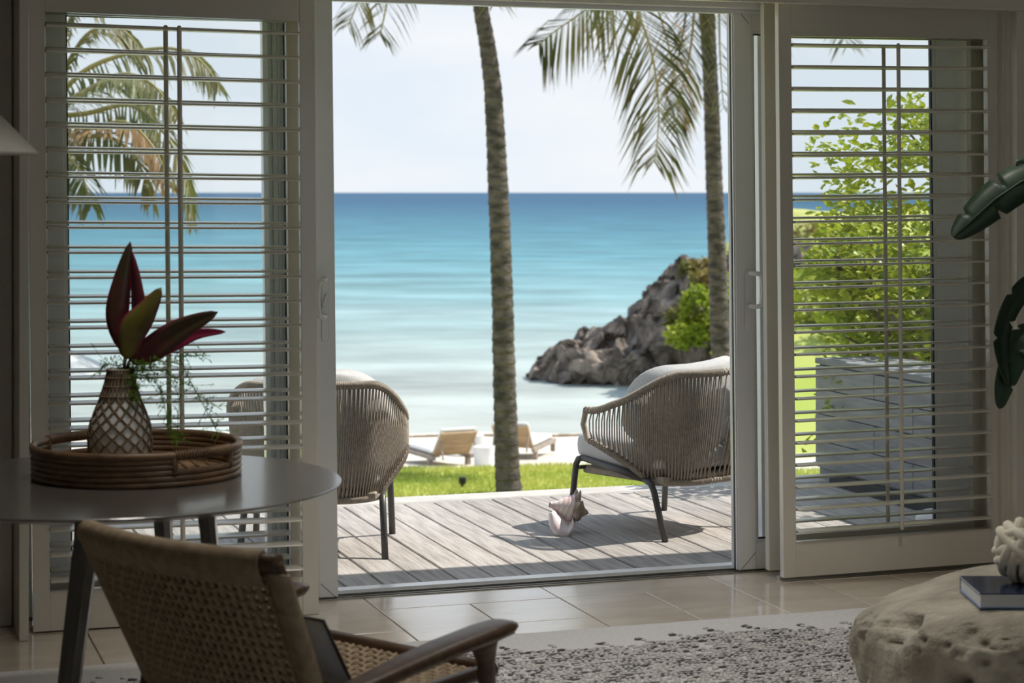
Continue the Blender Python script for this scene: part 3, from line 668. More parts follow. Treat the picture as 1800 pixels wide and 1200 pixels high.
for pts, n in (([(218, 652), (250, 640, -.02), (290, 640, -.03), (315, 700, -.03), (310, 795, -.04)], 34), ([(216, 650), (260, 630, .02), (320, 640, .03), (345, 690, .03), (390, 720, .03)], 30),
               ([(216, 650), (255, 622, .03), (310, 625, .05), (370, 625, .07)], 24), ([(220, 655), (240, 665, -.03), (238, 690, -.04), (242, 705, -.05)], 26),
               ([(214, 650), (200, 640), (185, 640), (172, 655)], 14), ([(218, 652), (270, 665, -.04), (300, 720, -.05), (300, 770, -.06)], 26),
               ([(218, 652), (280, 650, .05), (340, 680, .07), (375, 745, .07), (385, 765, .06)], 26), ([(218, 652), (262, 640, -.05), (285, 690, -.07), (305, 792, -.08)], 20)):
    spray(pts, n)
tag(build(fern, 'fern_foliage', 'fern', vase, world=True), kind='stuff')
build(stems, 'fern_stem', 'fern', vase, world=True)

# ---- woven easy chair in the foreground
cf = Vector((0.853, 0.522, 0)); cr2 = Vector((0.522, -0.853, 0))
Rt = gp(492, 985, 0.73); Rt.z = 0
Cc = Rt - cr2 * 0.33 + cf * 0.30
ch = thing('easy_chair', 'walnut easy chair with woven paper cord back and paddle arms', 'chair', (Cc.x, Cc.y, 0.0075), math.atan2(cf.y, cf.x) - math.pi / 2)
# local: x right, y towards the front, back top at y = -0.30
def backp(u, v):        # u -1..1 across, v 0 bottom..1 top
    bow = 0.055 * (1 - u * u); z = lerp(0.30, 0.715, v)
    return Vector((u * lerp(0.275, 0.315, v), -0.30 + (0.715 - z) * 0.47 - bow, z))
n = 22
build(MB().tube([backp(lerp(-1.03, 1.03, k / n), 1.0) for k in range(n + 1)], 0.021, 10, up=(0, 0, 1)), 'top_rail', 'walnut', ch, smooth=True)
wrapm = MB()
for k in range(96):
    u = lerp(-0.97, 0.90, k / 95); c = backp(u, 1.0); T = (backp(u + 0.01, 1) - c).normalized(); up_ = Vector((0, -0.42, 0.9)); up_ = (up_ - T * up_.dot(T)).normalized(); s_ = T.cross(up_)
    wrapm.tube([c + up_ * 0.024 * math.cos(q * math.pi / 4) - up_ * 0.03 * (1 if q in (3, 4, 5) else 0) + s_ * 0.0235 * math.sin(q * math.pi / 4) for q in range(8)], 0.0042, 5, closed=True)
tag(build(wrapm, 'cord_wrap', 'papercord', ch, smooth=True), kind='stuff')
for s in (-1, 1):
    P = [backp(s * 1.0, t / 8) for t in range(9)]
    build(MB().tube(P, [0.020] * 8 + [0.018], 10), 'back_post', 'walnut', ch, smooth=True)
    wr_ = MB()
    for k in range(70):
        c = backp(s, k / 74); wr_.tube([c + Vector((0.0235 * math.cos(q * math.pi / 4), 0.0235 * math.sin(q * math.pi / 4), -0.010 * math.sin(q * math.pi / 4) * 0.47)) for q in range(8)], 0.0040, 5, closed=True)
    tag(build(wr_, 'post_wrap', 'papercord', ch, smooth=True), kind='stuff')
def weave(fn, nu, nv, amp, ru, rv, name, flat=0.55):
    mb = MB(); N = nv * 2
    for i in range(nu):
        u = (i + 0.5) / nu; pts = []
        for k in range(N + 1):
            v = k / N; p = fn(u, v); nrm = (fn(min(1, u + .01), v) - fn(max(0, u - .01), v)).cross(fn(u, min(1, v + .01)) - fn(u, max(0, v - .01))).normalized()
            pts.append(p + nrm * amp * math.cos(math.pi * (v * nv - 0.5 + i)))
        mb.tube(pts, ru, 6, flat=1, up=(0, 1, 0))
    N = nu * 2
    for j in range(nv):
        v = (j + 0.5) / nv; pts = []
        for k in range(N + 1):
            u = k / N; p = fn(u, v); nrm = (fn(min(1, u + .01), v) - fn(max(0, u - .01), v)).cross(fn(u, min(1, v + .01)) - fn(u, max(0, v - .01))).normalized()
            pts.append(p - nrm * amp * math.cos(math.pi * (u * nu - 0.5 + j)))
        mb.tube(pts, rv, 6, up=(0, 1, 0))
    tag(build(mb, name, 'papercord', ch, smooth=True), kind='stuff')
weave(lambda u, v: backp(lerp(-0.95, 0.93, u), lerp(0.02, 0.95, v)), 25, 18, 0.0034, 0.0072, 0.0068, 'woven_back')
weave(lambda u, v: backp(lerp(-0.95, 0.93, u), lerp(0.02, 0.95, v)) + Vector((0.009, 0.036, 0.016)), 25, 18, 0.0034, 0.0072, 0.0068, 'woven_back_inner')
seat = lambda u, v: Vector((lerp(-0.27, 0.27, u) * lerp(0.92, 1.0, v), lerp(-0.09, 0.40, v), 0.335 - 0.03 * math.sin(math.pi * u) * math.sin(math.pi * v) + 0.02 * v))
weave(seat, 22, 20, 0.0034, 0.0062, 0.0062, 'woven_seat')
for a, b in (((-.28, -.10, .33), (-.30, .42, .36)), ((.28, -.10, .33), (.30, .42, .36)), ((-.30, .41, .36), (.30, .41, .36)), ((-.28, -.10, .33), (.28, -.10, .33))):
    build(MB().tube([a, b], 0.019, 10), 'seat_rail', 'walnut', ch, smooth=True)
tip = gp(905, 1092, 0.49); tipl = XF[ch.name].inverted() @ tip
ax = tipl.x - 0.02; ayf = tipl.y
for s in (-1, 1):
    rings = []
    for t, wd, th in ((0, 0.030, 0.016), (0.10, 0.036, 0.017), (0.35, 0.044, 0.017), (0.6, 0.050, 0.017), (0.85, 0.052, 0.017), (0.95, 0.046, 0.016), (1.0, 0.032, 0.010)):
        yy = lerp(-0.13, ayf, t); zz = 0.49 - 0.018 - 0.075 * (1 - t) + 0.012 * math.sin(t * 3); xo = s * (ax - 0.03 * (1 - t) ** 2)
        rings.append([(xo + wd * c_, yy, zz + th * d_) for c_, d_ in ((-1, 0), (-0.86, 0.7), (-0.5, 1), (0.5, 1), (0.86, 0.7), (1, 0), (0.86, -0.7), (0.5, -1), (-0.5, -1), (-0.86, -0.7))])
    build(MB().loft(rings), 'arm', 'walnut', ch, smooth=True)
    yl = ayf - 0.085
    build(MB().tube([(s * (ax - 0.005), yl + 0.035, 0.0), (s * (ax - 0.004), yl + 0.020, 0.25), (s * (ax - 0.002), yl + 0.006, 0.40), (s * ax, yl - 0.004, 0.44), (s * ax, yl - 0.012, 0.466)],
                    [0.013, 0.019, 0.0225, 0.033, 0.046], 12), 'leg', 'walnut', ch, smooth=True)
    build(MB().tube([(s * 0.285, -0.25, 0.0), (s * 0.29, -0.17, 0.22), (s * 0.30, -0.12, 0.38), (s * 0.305, -0.11, 0.40)], [0.013, 0.018, 0.020, 0.022], 12), 'leg', 'walnut', ch, smooth=True)
    build(MB().tube([(s * 0.29, -0.19, 0.15), (s * (ax - 0.01), yl + 0.03, 0.16)], 0.011, 8), 'stretcher', 'walnut', ch, smooth=True)
# slim grey cushion tucked inside the chair's back
pc = thing('cushion', 'slim blue grey cushion tucked against the back of the woven easy chair', 'cushion', tuple(XF[ch.name] @ Vector((0.12, -0.08, 0.375))), math.atan2(cf.y, cf.x) - math.pi / 2)
cb = MB()
cb.grid(lambda u, v: (lerp(-0.14, 0.14, u), 0.075 - 0.10 * v + 0.032 * (1 - (2 * u - 1) ** 6) * math.sin(math.pi * v) ** 0.6, 0.01 + 0.17 * v), 14, 12)
cb.grid(lambda u, v: (lerp(0.14, -0.14, u), 0.075 - 0.10 * v - 0.032 * (1 - (2 * u - 1) ** 6) * math.sin(math.pi * v) ** 0.6, 0.01 + 0.17 * v), 14, 12)
build(cb, 'cover', 'bluegrey', pc, smooth=True)
build(MB().tube([(-0.14, 0.075, 0.01), (0.14, 0.075, 0.01), (0.142, -0.025, 0.18), (-0.142, -0.025, 0.18)], 0.004, 6, closed=True), 'piping', 'black', pc, smooth=True)

# ---- floor lamp: only the rim of its cone shade is in view
lp = at(-73, 270, 5.8)
lamp = thing('floor_lamp', 'white cone shaded lamp at the far left edge', 'lamp', (lp.x, lp.y, 0))
z0 = lp.z; shp = [(0.225, z0 - 0.002), (0.2265, z0 + 0.004), (0.045, z0 + 0.19), (0.042, z0 + 0.188), (0.220, z0 + 0.003)]
build(MB().lathe(shp, 56), 'shade', 'shade', lamp, smooth=False)
build(MB().lathe([(0.001, 0.001), (0.13, 0.001), (0.13, 0.018), (0.02, 0.026), (0.001, 0.026)], 40), 'base', 'brass', lamp)
build(MB().tube([(0, 0, 0.02), (0, 0, z0 + 0.15)], 0.011, 10), 'pole', 'brass', lamp, smooth=True)
build(MB().tube([(0, 0, z0 + 0.15), (0, 0, z0 + 0.205)], [0.043, 0.03], 12), 'shade_cap', 'brass', lamp, smooth=True)

# ---- pitted stone block
bc = Vector((3.335, 4.88, 0.0075)); rock = None
def bfn(u, v):
    th = 2 * math.pi * u; ph = -math.pi / 2 + math.pi * v
    c, s = math.cos(th), math.sin(th)
    def sp(x, p): return math.copysign(abs(x) ** p, x)
    e1, e2 = 0.38, 0.55
    cp, sp_ = sp(math.cos(ph), e1), sp(math.sin(ph), e1)
    x, y, z = 0.59 * cp * sp(c, e2), 0.44 * cp * sp(s, e2), 0.19 + 0.19 * sp_
    q = Vector((x, y, z)); side = max(0, min(1, (0.365 - z) / 0.06))
    lump = 0.05 * noise.noise(q * 2.6 + Vector((4, 1, 2))) + 0.022 * noise.noise(q * 7)
    pit = 0
    for sc_, am, th_ in ((7.5, 0.085, 0.60), (13, 0.055, 0.57), (28, 0.026, 0.54)):
        d = noise.voronoi(q * sc_ + Vector((sc_, 0.7, 0.3)), distance_metric='DISTANCE', exponent=2.5)[0][0]
        k = max(0, th_ - d) / th_; pit += am * k ** 1.6 * (1 if noise.noise(q * sc_ * 0.25) > -0.15 else 0.15)
    nrm = Vector((x / 0.41, y / 0.22, (z - 0.2) * 2)).normalized() if (abs(x) + abs(y)) > 1e-4 else Vector((0, 0, 1))
    q = q + nrm * (lump * (0.35 + 0.65 * side) - pit * side)
    if z > 0.3: q.z += 0.012 * noise.noise(Vector((x * 4, y * 4, 0)))
    # a shoulder falls away at the back left
    k = smooth01((-0.08 - x) / 0.5) * smooth01((y + 0.1) / 0.35); q.z *= 1 - 0.16 * k
    return bc + Vector((q.x, q.y, max(0.0, min(q.z, 0.372))))
rb = MB().grid(bfn, 300, 150)
rock = tag(build(rb, 'stone_block', 'boulder', smooth=True), 'pale pitted natural stone block used as a low table', 'stone table')
# ---- book
bn = gp(1722, 1070, 0.382); bk = thing('book', 'thick blue glossy hardback book lying on the stone block', 'book', (bn.x, bn.y, 0.382), -PSI)
build(MB().rbox(0, 0.315, 0, 0.246, 0, 0.0035, 0.001), 'back_cover', 'book_edge', bk)
build(MB().rbox(0, 0.315, 0, 0.246, 0.0385, 0.042, 0.001), 'front_cover', 'book_blue', bk)
build(MB().box(0.004, 0.31, 0.006, 0.242, 0.0035, 0.0385), 'pages', 'paper', bk)
build(MB().box(0.002, 0.313, 0.242, 0.246, 0.003, 0.039), 'spine', 'book_blue', bk)
# ---- rope knot
kc = at(1800, 980, 5.50); kz = 0.4265
kn = thing('rope_knot', 'cream cotton rope tied into a round ornamental knot on the book', 'ornament', (kc.x, kc.y, kz), 0.4)
for axv, R0, offs, rr in (((0.3, 0.2, 1), 0.062, (-0.031, 0, 0.031), 0.0150), ((1, 0.35, 0.15), 0.058, (-0.031, 0, 0.031), 0.0150), ((-0.35, 1, 0.3), 0.066, (-0.030, 0.0, 0.030), 0.0145), ((0.7, -0.6, 0.75), 0.070, (-0.015, 0.016), 0.0145)):
    A3 = Vector(axv).normalized(); u3 = A3.orthogonal().normalized(); w3 = A3.cross(u3)
    for oi, of in enumerate(offs):
        pts = []; rq = math.sqrt(max(1e-4, (R0 + 0.008) ** 2 - of * of * 0.9))
        for k in range(56):
            t = 2 * math.pi * k / 56; r = rq + 0.0045 * math.cos(4 * t + oi * 1.6)
            pts.append(Vector((0, 0, 0.0835)) + A3 * (of + 0.006 * math.sin(2 * t + oi)) + u3 * r * math.cos(t) + w3 * r * math.sin(t))
        build(MB().tube(pts, rr, 8, closed=True), 'rope_strand', 'cottonrope', kn, smooth=True)
# ---- big leaved plant, its pot out of frame on the right
ppt = Vector((4.18, 5.75, 0.0075))
pt = thing('potted_plant', 'large leaved dark green plant reaching in at the right edge', 'plant', tuple(ppt))
build(MB().lathe([(0.001, 0.001), (0.14, 0.001), (0.19, 0.36), (0.175, 0.36), (0.165, 0.32), (0.001, 0.32)], 36), 'pot', 'pot', pt, smooth=False)
build(MB().lathe([(0.001, 0.321), (0.164, 0.321), (0.001, 0.335)], 24), 'soil', 'soil', pt)
def torn(t):
    vn = lambda c, d: d * max(0, 1 - abs(t - c) / 0.022); return 1 - vn(0.62, 0.5) - vn(0.36, 0.45), 1 - vn(0.50, 0.55) - vn(0.78, 0.4)
def bigleaf(pts, width, side, dz=6.35, fold=0.3, nseg=84):
    P = [at(p[0], p[1], dz + (p[2] if len(p) > 2 else 0)) for p in pts]
    lf = blade(P, width, 'leaf_dark', pt, 'leaf', fold, side, nseg, prof=lambda t: (math.sin(math.pi * min(1, max(0, t)) ** 0.85) ** 0.55), notch=torn)
    build(MB().tube([P[i] + Vector((0, 0, -0.002)) for i in range(len(P))], [0.004] * (len(P) - 1) + [0.001], 6), 'midrib', 'leaf_dark', pt, smooth=True, world=True)
    b = P[0]; m1 = ppt + Vector((0, 0, 0.33)); md = m1.lerp(b, 0.55) + Vector((0.06, 0.02, 0.25))
    build(MB().tube([m1, m1.lerp(md, 0.5) + Vector((0.02, 0, 0.06)), md, b.lerp(md, 0.3) + Vector((0, 0, 0.05)), b], [0.011, 0.01, 0.008, 0.006, 0.004], 8), 'leaf_stalk', 'leaf_dark', pt, smooth=True, world=True)
bigleaf([(1905, 330, .1), (1850, 305, .06), (1795, 318, .02), (1748, 350, 0), (1706, 388, -.02), (1676, 417, -.04)], 0.125, Vector((0, 0, 1)) + R_ * -0.5 + F_ * 0.4)
bigleaf([(1860, 498, .1), (1812, 497, .05), (1775, 535, 0), (1757, 590, -.02), (1762, 640, -.03), (1772, 678, -.04)], 0.075, R_ * 0.9 + F_ * 0.5)
bigleaf([(1880, 560, .1), (1832, 566, .04), (1800, 595, 0), (1778, 640, -.02), (1764, 680, -.03), (1757, 718, -.04)], 0.085, R_ + Vector((0, 0, 0.5)))
bigleaf([(1900, 240, .1), (1860, 262, .1), (1825, 292, .08), (1786, 287, .06)], 0.09, Vector((0, 0, 1)))
bigleaf([(1960, 200, .1), (2000, 120, .1), (2060, 80, .1), (2130, 90, .1)], 0.14, Vector((0, 0, 1)))
bigleaf([(1990, 420, -.1), (2040, 360, -.2), (2090, 350, -.3), (2150, 400, -.3)], 0.13, F_)
# ================================================================ ON THE TERRACE
DZ = -0.006
def lounge_chair(label, cx, cy, rz):
    c = thing('rope_armchair', label, 'armchair', (cx, cy, DZ), rz, 'rope armchairs on the deck')
    # local: x right, y towards the front
    N = 96
    def plan(t, hw, yb, yf):           # t -1..1, U open to the front
        a = t * math.pi / 2 * 1.0
        x = hw * math.copysign(abs(math.sin(a)) ** 0.62, t)
        k = abs(math.cos(a)) ** 0.72
        return x, lerp(yf, yb, k)
    def up_(t):
        x, y = plan(t, 0.378, -0.405, 0.13); s = abs(t)
        return Vector((x * (1 - 0.035 * s ** 6), y, 0.722 - 0.165 * smooth01((s - 0.30) / 0.70) ** 1.1 - 0.02 * smooth01((s - 0.85) / 0.15)))
    def lo_(t):
        x, y = plan(t, lerp(0.30, 0.368, smooth01((abs(t) - 0.55) / 0.45)), -0.315, 0.115); s = abs(t)
        return Vector((x, y, 0.242 + 0.165 * max(0, (s - 0.62) / 0.38) ** 0.85))
    T = [lerp(-1, 1, k / N) for k in range(N + 1)]
    loop = [up_(t) for t in T]; low = [lo_(t) for t in reversed(T)]
    mid = lambda a, b: [(a + b) / 2 + Vector((0, 0.022, 0))]
    build(MB().tube(loop + mid(loop[-1], low[0]) + low + mid(low[-1], loop[0]), 0.0135, 8, closed=True), 'shell_rim', 'rope', c, smooth=True)
    ropes = MB(); n = 124
    for k in range(n):
        t = lerp(-0.985, 0.985, k / (n - 1)); a = up_(t); b = lo_(t)
        m_ = (a + b) / 2; out = Vector((m_.x, m_.y + 0.05, 0)).normalized() * 0.012
        j = 0.0028 * (1 if k % 2 else -1); jj = Vector((m_.x, m_.y, 0)).normalized() * j
        ropes.tube([a + jj * 2, a.lerp(b, 0.33) + out * 0.8, a.lerp(b, 0.66) + out * 0.8, b + jj * 2], 0.0036, 5)
    tag(build(ropes, 'rope_weave', 'rope', c, smooth=True), 'taupe vertical ropes strung between the rims', kind='stuff')
    # rope binding round the rims
    bind = MB()
    for pts, st in ((loop, 1), (low, 1)):
        for i in range(0, len(pts) - 1):
            for q in (0.0, 0.5):
                p = pts[i].lerp(pts[i + 1], q); T_ = (pts[i + 1] - pts[i]).normalized(); u = Vector((0, 0, 1)); u = (u - T_ * u.dot(T_)).normalized(); w_ = T_.cross(u)
                bind.tube([p + u * 0.0145 * math.cos(h * math.pi / 3) + w_ * 0.0145 * math.sin(h * math.pi / 3) for h in range(6)], 0.0036, 4, closed=True)
    tag(build(bind, 'rim_binding', 'rope', c, smooth=True), kind='stuff')
    for s in (-1, 1):
        P = [(s * 0.30, 0.305, 0.0), (s * 0.293, 0.285, 0.20), (s * 0.290, 0.276, 0.275), (s * 0.288, 0.262, 0.300), (s * 0.286, 0.235, 0.306),
             (s * 0.283, 0.0, 0.275), (s * 0.282, -0.16, 0.252), (s * 0.284, -0.20, 0.238), (s * 0.286, -0.222, 0.205), (s * 0.300, -0.305, 0.0)]
        build(MB().tube(P[:5], 0.0145, 10), 'leg', 'frame_grey', c, smooth=True)
        build(MB().tube(P[6:], 0.0145, 10), 'leg', 'frame_grey', c, smooth=True)
        build(MB().tube(P[4:7], 0.0145, 10), 'side_rail', 'frame_grey', c, smooth=True)
        build(MB().tube([(s * 0.29, 0.255, 0.262), (s * 0.25, 0.25, 0.262)], 0.009, 8), 'bracket', 'frame_grey', c)
    build(MB().rbox(-0.262, 0.262, -0.26, 0.265, 0.235, 0.268, 0.006), 'seat_base', 'rope', c)
    def pad(x0, x1, y0, y1, z0, z1, bulge, nseg=18):
        mb = MB(); cx_, cy_, cz_ = (x0 + x1) / 2, (y0 + y1) / 2, (z0 + z1) / 2; hx, hy, hz_ = (x1 - x0) / 2, (y1 - y0) / 2, (z1 - z0) / 2
        rings = []
        for i in range(nseg + 1):
            ph = -math.pi / 2 + math.pi * (i + 0.02) / (nseg + 0.04); cp = abs(math.cos(ph)) ** 0.35; sp = math.copysign(abs(math.sin(ph)) ** 0.6, math.sin(ph))
            ring_ = []
            for k in range(40):
                th = 2 * math.pi * k / 40; cc = math.copysign(abs(math.cos(th)) ** 0.28, math.cos(th)); ss = math.copysign(abs(math.sin(th)) ** 0.28, math.sin(th))
                ring_.append(Vector((cx_ + hx * cp * cc, cy_ + hy * cp * ss, cz_ + hz_ * sp)))
            rings.append(ring_)
        return mb.loft(rings)
    sc_ = pad(-0.285, 0.285, -0.27, 0.33, 0.268, 0.425, 0)
    sc_.v = [(x, y, z + (y > 0) * 0.012 * y / 0.33) for x, y, z in [tuple(v) for v in sc_.v]]
    build(sc_, 'seat_cushion', 'cushion', c, smooth=True)
    bc_ = pad(-0.27, 0.27, -0.085, 0.085, -0.20, 0.20, 0)
    vs = []
    for v in bc_.v:
        x, y, z = v; y *= 1.15 - 0.5 * abs(z / 0.20) ** 2.2; z -= 0.05 * (x / 0.27) ** 4 * (z > 0); z += 0.012 * math.sin(x * 16) * (z > 0.05)
        ca, sa = math.cos(0.24), math.sin(0.24)
        vs.append((x * 1.14, y * ca - z * sa - 0.262 + 0.19 * (x / 0.3) ** 2, z * ca + y * sa + 0.567))
    bc_.v = vs; build(bc_, 'back_cushion', 'cushion', c, smooth=True)
    return c
lounge_chair('taupe rope armchair partly hidden behind the left door stile, facing the sea', 1.908, 8.30, rad(-17.8))
lounge_chair('taupe rope armchair on the right beside the conch shell, facing the sea', 3.514, 8.325, rad(22))

# ---- conch shell
cp_ = gp(1000, 933, 0.0); cs = thing('conch_shell', 'large pink and brown conch shell lying on the deck planks', 'shell', (cp_.x, cp_.y, DZ), -PSI)
SC = 8.8 / FPX           # metres per pixel at the shell
def spx(px, py, d=0.0): return Vector(((px - 1000) * SC, d, (934 - py) * SC))
ax0, ax1 = spx(966, 884, -0.01), spx(1035, 902, 0.03)
AX = (ax1 - ax0); AL = AX.length; AD = AX.normalized(); U0 = (Vector((0, 0, 1)) - AD * AD.z).normalized(); W0 = AD.cross(U0)
def crad(t):
    if t < 0.62: return lerp(0.012, 0.066, smooth01(t / 0.62) ** 0.9)
    q = (t - 0.62) / 0.38; st = 0.012 * abs(math.sin(q * math.pi * 3)) * (1 - q)
    return lerp(0.066, 0.003, q ** 0.75) + st
def cpt(u, v, grow=0.0):
    t = v; a = u * 2 * math.pi; r = crad(t) + grow
    sp = 0.0
    for k in range(8):
        da = (a - (k * 2 * math.pi / 8 + 0.35) + math.pi) % (2 * math.pi) - math.pi
        big = 0.034 if k in (0, 1, 7) else 0.022
        sp += big * math.exp(-(da / 0.17) ** 2 - ((t - 0.63) / 0.055) ** 2)
        da2 = (da + 0.3); sp += 0.011 * math.exp(-(da2 / 0.2) ** 2 - ((t - 0.79) / 0.035) ** 2)
    r += sp + 0.0015 * math.sin(t * 60 + a * 2)
    flat = 0.88
    return ax0 + AD * (AL * t) + U0 * (r * math.cos(a)) + W0 * (r * math.sin(a) * flat)
build(MB().grid(lambda u, v: cpt(u, lerp(0.52, 1.0, v)), 80, 44), 'spire', 'shell_grey', cs, smooth=True)
build(MB().grid(lambda u, v: cpt(u, lerp(0.0, 0.53, v), 0.0004), 60, 24), 'body_whorl', 'shell_pink', cs, smooth=True)
# flaring lip sweeping down and forward from the body to the deck
inner = [(972, 893, -.03), (981, 901, -.035), (988, 908, -.045), (994, 916, -.05), (1000, 919, -.05), (1005, 914, -.045), (1006, 905, -.045)]
outer_ = [(964, 899, -.035), (965, 912, -.055), (967, 923, -.075), (976, 932, -.09), (988, 935, -.095), (998, 934.5, -.095), (1006, 925, -.075), (1009, 915, -.055)]
def curve(P, t):
    f = t * (len(P) - 1); i = min(int(f), len(P) - 2); q = f - i; a, b = P[i], P[i + 1]; return Vector((lerp(a[0], b[0], q), lerp(a[1], b[1], q), lerp(a[2], b[2], q)))
def lipf(u, v):
    a = curve(inner, u); b = curve(outer_, u); p = a.lerp(b, v); wv_ = 0.5 * math.sin(u * 26) * v * v
    return spx(p.x + wv_, p.y, p.z - 0.018 * math.sin(math.pi * v))
o = build(MB().grid(lipf, 44, 10), 'lip', 'shell_lip', cs, smooth=True); o.modifiers.new('s', 'SOLIDIFY').thickness = 0.003
def throat(u, v):
    a = curve(inner, u); p = spx(a.x, a.y, a.z); q = ax0 + AD * (AL * lerp(0.10, 0.60, u)) + W0 * 0.0; return p.lerp(q, v) + Vector((0, 0.03 * math.sin(math.pi * v), 0))
build(MB().grid(throat, 24, 8), 'throat', 'shell_lip', cs, smooth=True)

# ---- invented pouf for an unreadable white object at the foot of the garden wall (seen through the bottom louvers)
wp = gp(1640, 926, 0.0)
cush = thing('invented_pouf', 'unreadable low white shape, made up as a pouf, beside the grey garden wall', 'pouf', (wp.x + 0.06, wp.y - 0.02, DZ))
build(MB().lathe([(0.001, 0.001), (0.11, 0.001), (0.14, 0.03), (0.14, 0.05), (0.11, 0.075), (0.001, 0.08)], 32), 'cover', 'canvas', cush, smooth=True)
# ================================================================ TREES, BEACH FURNITURE, HEADLAND
def frond(parent, pts, leaf, m_='palm_leaf', n=62, droop=0.55, width=0.020, side_dir=None):
    P = [Vector(p) for p in pts]
    def pos(t):
        f = t * (len(P) - 1); i = min(int(f), len(P) - 2); q = f - i
        p0, p1, p2, p3 = P[max(i - 1, 0)], P[i], P[i + 1], P[min(i + 2, len(P) - 1)]
        return 0.5 * ((2 * p1) + (p2 - p0) * q + (2 * p0 - 5 * p1 + 4 * p2 - p3) * q * q + (3 * p1 - p0 - 3 * p2 + p3) * q ** 3)
    mb = MB()
    for k in range(n):
        t = lerp(0.12, 0.995, k / (n - 1)); p = pos(t); T = (pos(min(1, t + 0.02)) - pos(t - 0.02)).normalized()
        sd_ = Vector(side_dir) if side_dir else T.cross(Vector((0, 0, 1)))
        sd_ = (sd_ - T * sd_.dot(T)); sd_ = sd_.normalized() if sd_.length > 1e-3 else Vector((1, 0, 0))
        ll = leaf * (0.55 + 0.45 * math.sin(math.pi * min(1, t * 1.05) ** 0.8)) * random.uniform(0.82, 1.08) * (0.45 if t > 0.96 else 1)
        for s in (-1, 1):
            if random.random() < 0.06: continue
            d = (sd_ * s * random.uniform(0.75, 1.0) + T * random.uniform(0.55, 0.85) + Vector((0, 0, -0.1))).normalized()
            a = p; b = p + d * ll * 0.5 + Vector((0, 0, -droop * ll * 0.16)); c = p + d * ll * 0.86 + Vector((random.gauss(0, .02), random.gauss(0, .02), -droop * ll * 0.55))
            wv = d.cross(Vector((random.gauss(0, .3), random.gauss(0, .3), 1))).normalized() * width
            mb.add([a - wv * 0.4, a + wv * 0.4, b + wv, b - wv, c], [(0, 1, 2, 3), (3, 2, 4)])
    fo = build(mb, 'frond', m_, parent, world=True)
    rr = [0.030 * (1 - 0.9 * k / 20) + 0.003 for k in range(21)]
    st = MB().tube([pos(k / 20) for k in range(21)], rr, 5)
    inv = XF[parent.name].inverted(); st.v = [tuple(inv @ Vector(v)) for v in st.v]
    link('rachis', st.mesh('rachis', 'palm_stem', True), fo)
    return fo
def trunk(parent, pts, name='trunk'):
    P = []; Rr = []
    for i in range(len(pts) - 1):
        (a, ra), (b, rb_) = pts[i], pts[i + 1]
        for k in range(10): P.append(a.lerp(b, k / 10)); Rr.append(lerp(ra, rb_, k / 10))
    P.append(pts[-1][0]); Rr.append(pts[-1][1])
    Q, R2 = [], []; acc = 0
    for i in range(len(P) - 1):
        seg = (P[i + 1] - P[i]).length
        for k in range(5):
            z = acc + seg * k / 5; h = (z / 0.155) % 1.0
            Q.append(P[i].lerp(P[i + 1], k / 5) + Vector((noise.noise(Vector((z * 3, 0, 1))), noise.noise(Vector((z * 3, 5, 1))), 0)) * 0.006)
            R2.append(lerp(Rr[i], Rr[i + 1], k / 5) * (1.05 - 0.09 * h + 0.03 * noise.noise(Vector((z * 6, 2, 2)))))
        acc += seg
    return build(MB().tube(Q, R2, 14), name, 'bark', parent, world=True, smooth=True)
GP_ = 'coconut palms beyond the deck'
# palm between the armchairs
D1 = 27.0
pp = [(900, 880, 48), (893, 850, 45), (890, 770, 42), (886, 650, 40), (884, 550, 38.5), (880, 430, 37.5), (876, 340, 36.5), (872, 250, 34), (866, 150, 31.5), (857, 80, 29), (846, 20, 27), (838, -60, 26), (836, -150, 26), (838, -220, 28)]
b = at(pp[0][0], pp[0][1], D1); p1 = thing('palm_tree', 'coconut palm whose trunk rises between the two armchairs', 'palm', (b.x, b.y, -2.62), 0, GP_)
trunk(p1, [(Vector((b.x, b.y, -2.68)), 0.20)] + [(at(x, y, D1), w_ * D1 / FPX / 2) for x, y, w_ in pp])
c0 = (838, -225)
def fpx(pts, d): return [at(x, y, d + (q[0] if q else 0)) for x, y, *q in pts]
FS = R_
frond(p1, fpx([c0, (920, -330, -.5), (1030, -240, -1), (1105, -20, -1.3), (1145, 90, -1.4), (1158, 200, -1.4), (1150, 285, -1.3)], D1), 1.05, n=120, side_dir=FS, droop=0.75, width=0.026)
frond(p1, fpx([c0, (940, -300, .5), (1060, -180, .8), (1150, 0, 1), (1185, 130, 1), (1192, 225, 1)], D1), 0.75, 'palm_dry', n=44, side_dir=FS, droop=1.0)
frond(p1, fpx([c0, (930, -380, 1), (1080, -300, 1.6), (1100, -90, 2), (1040, 5, 2), (975, 55, 2), (948, 78, 2)], D1), 0.95, n=96, side_dir=Vector((0, 0, 1)) + R_ * 0.4, droop=1.0, width=0.025)
frond(p1, fpx([c0, (890, -300, -1), (980, -250, -2), (1040, -100, -2.4), (1075, 20, -2.5), (1085, 90, -2.5)], D1), 0.85, n=52, side_dir=FS, droop=0.8)
frond(p1, fpx([c0, (780, -330, .3), (700, -230, .6), (655, -90, .8), (630, 0, .9), (612, 45, .9)], D1), 0.75, n=60, side_dir=FS + Vector((0, 0, 0.5)))
frond(p1, fpx([c0, (790, -280, -.6), (730, -180, -1), (695, -60, -1.2), (675, 30, -1.3), (668, 62, -1.3)], D1), 0.7, n=56, side_dir=FS)
frond(p1, fpx([c0, (870, -280, -1), (885, -160, -1.5), (875, -60, -1.8), (872, 5, -2)], D1), 0.7, n=46, side_dir=FS)
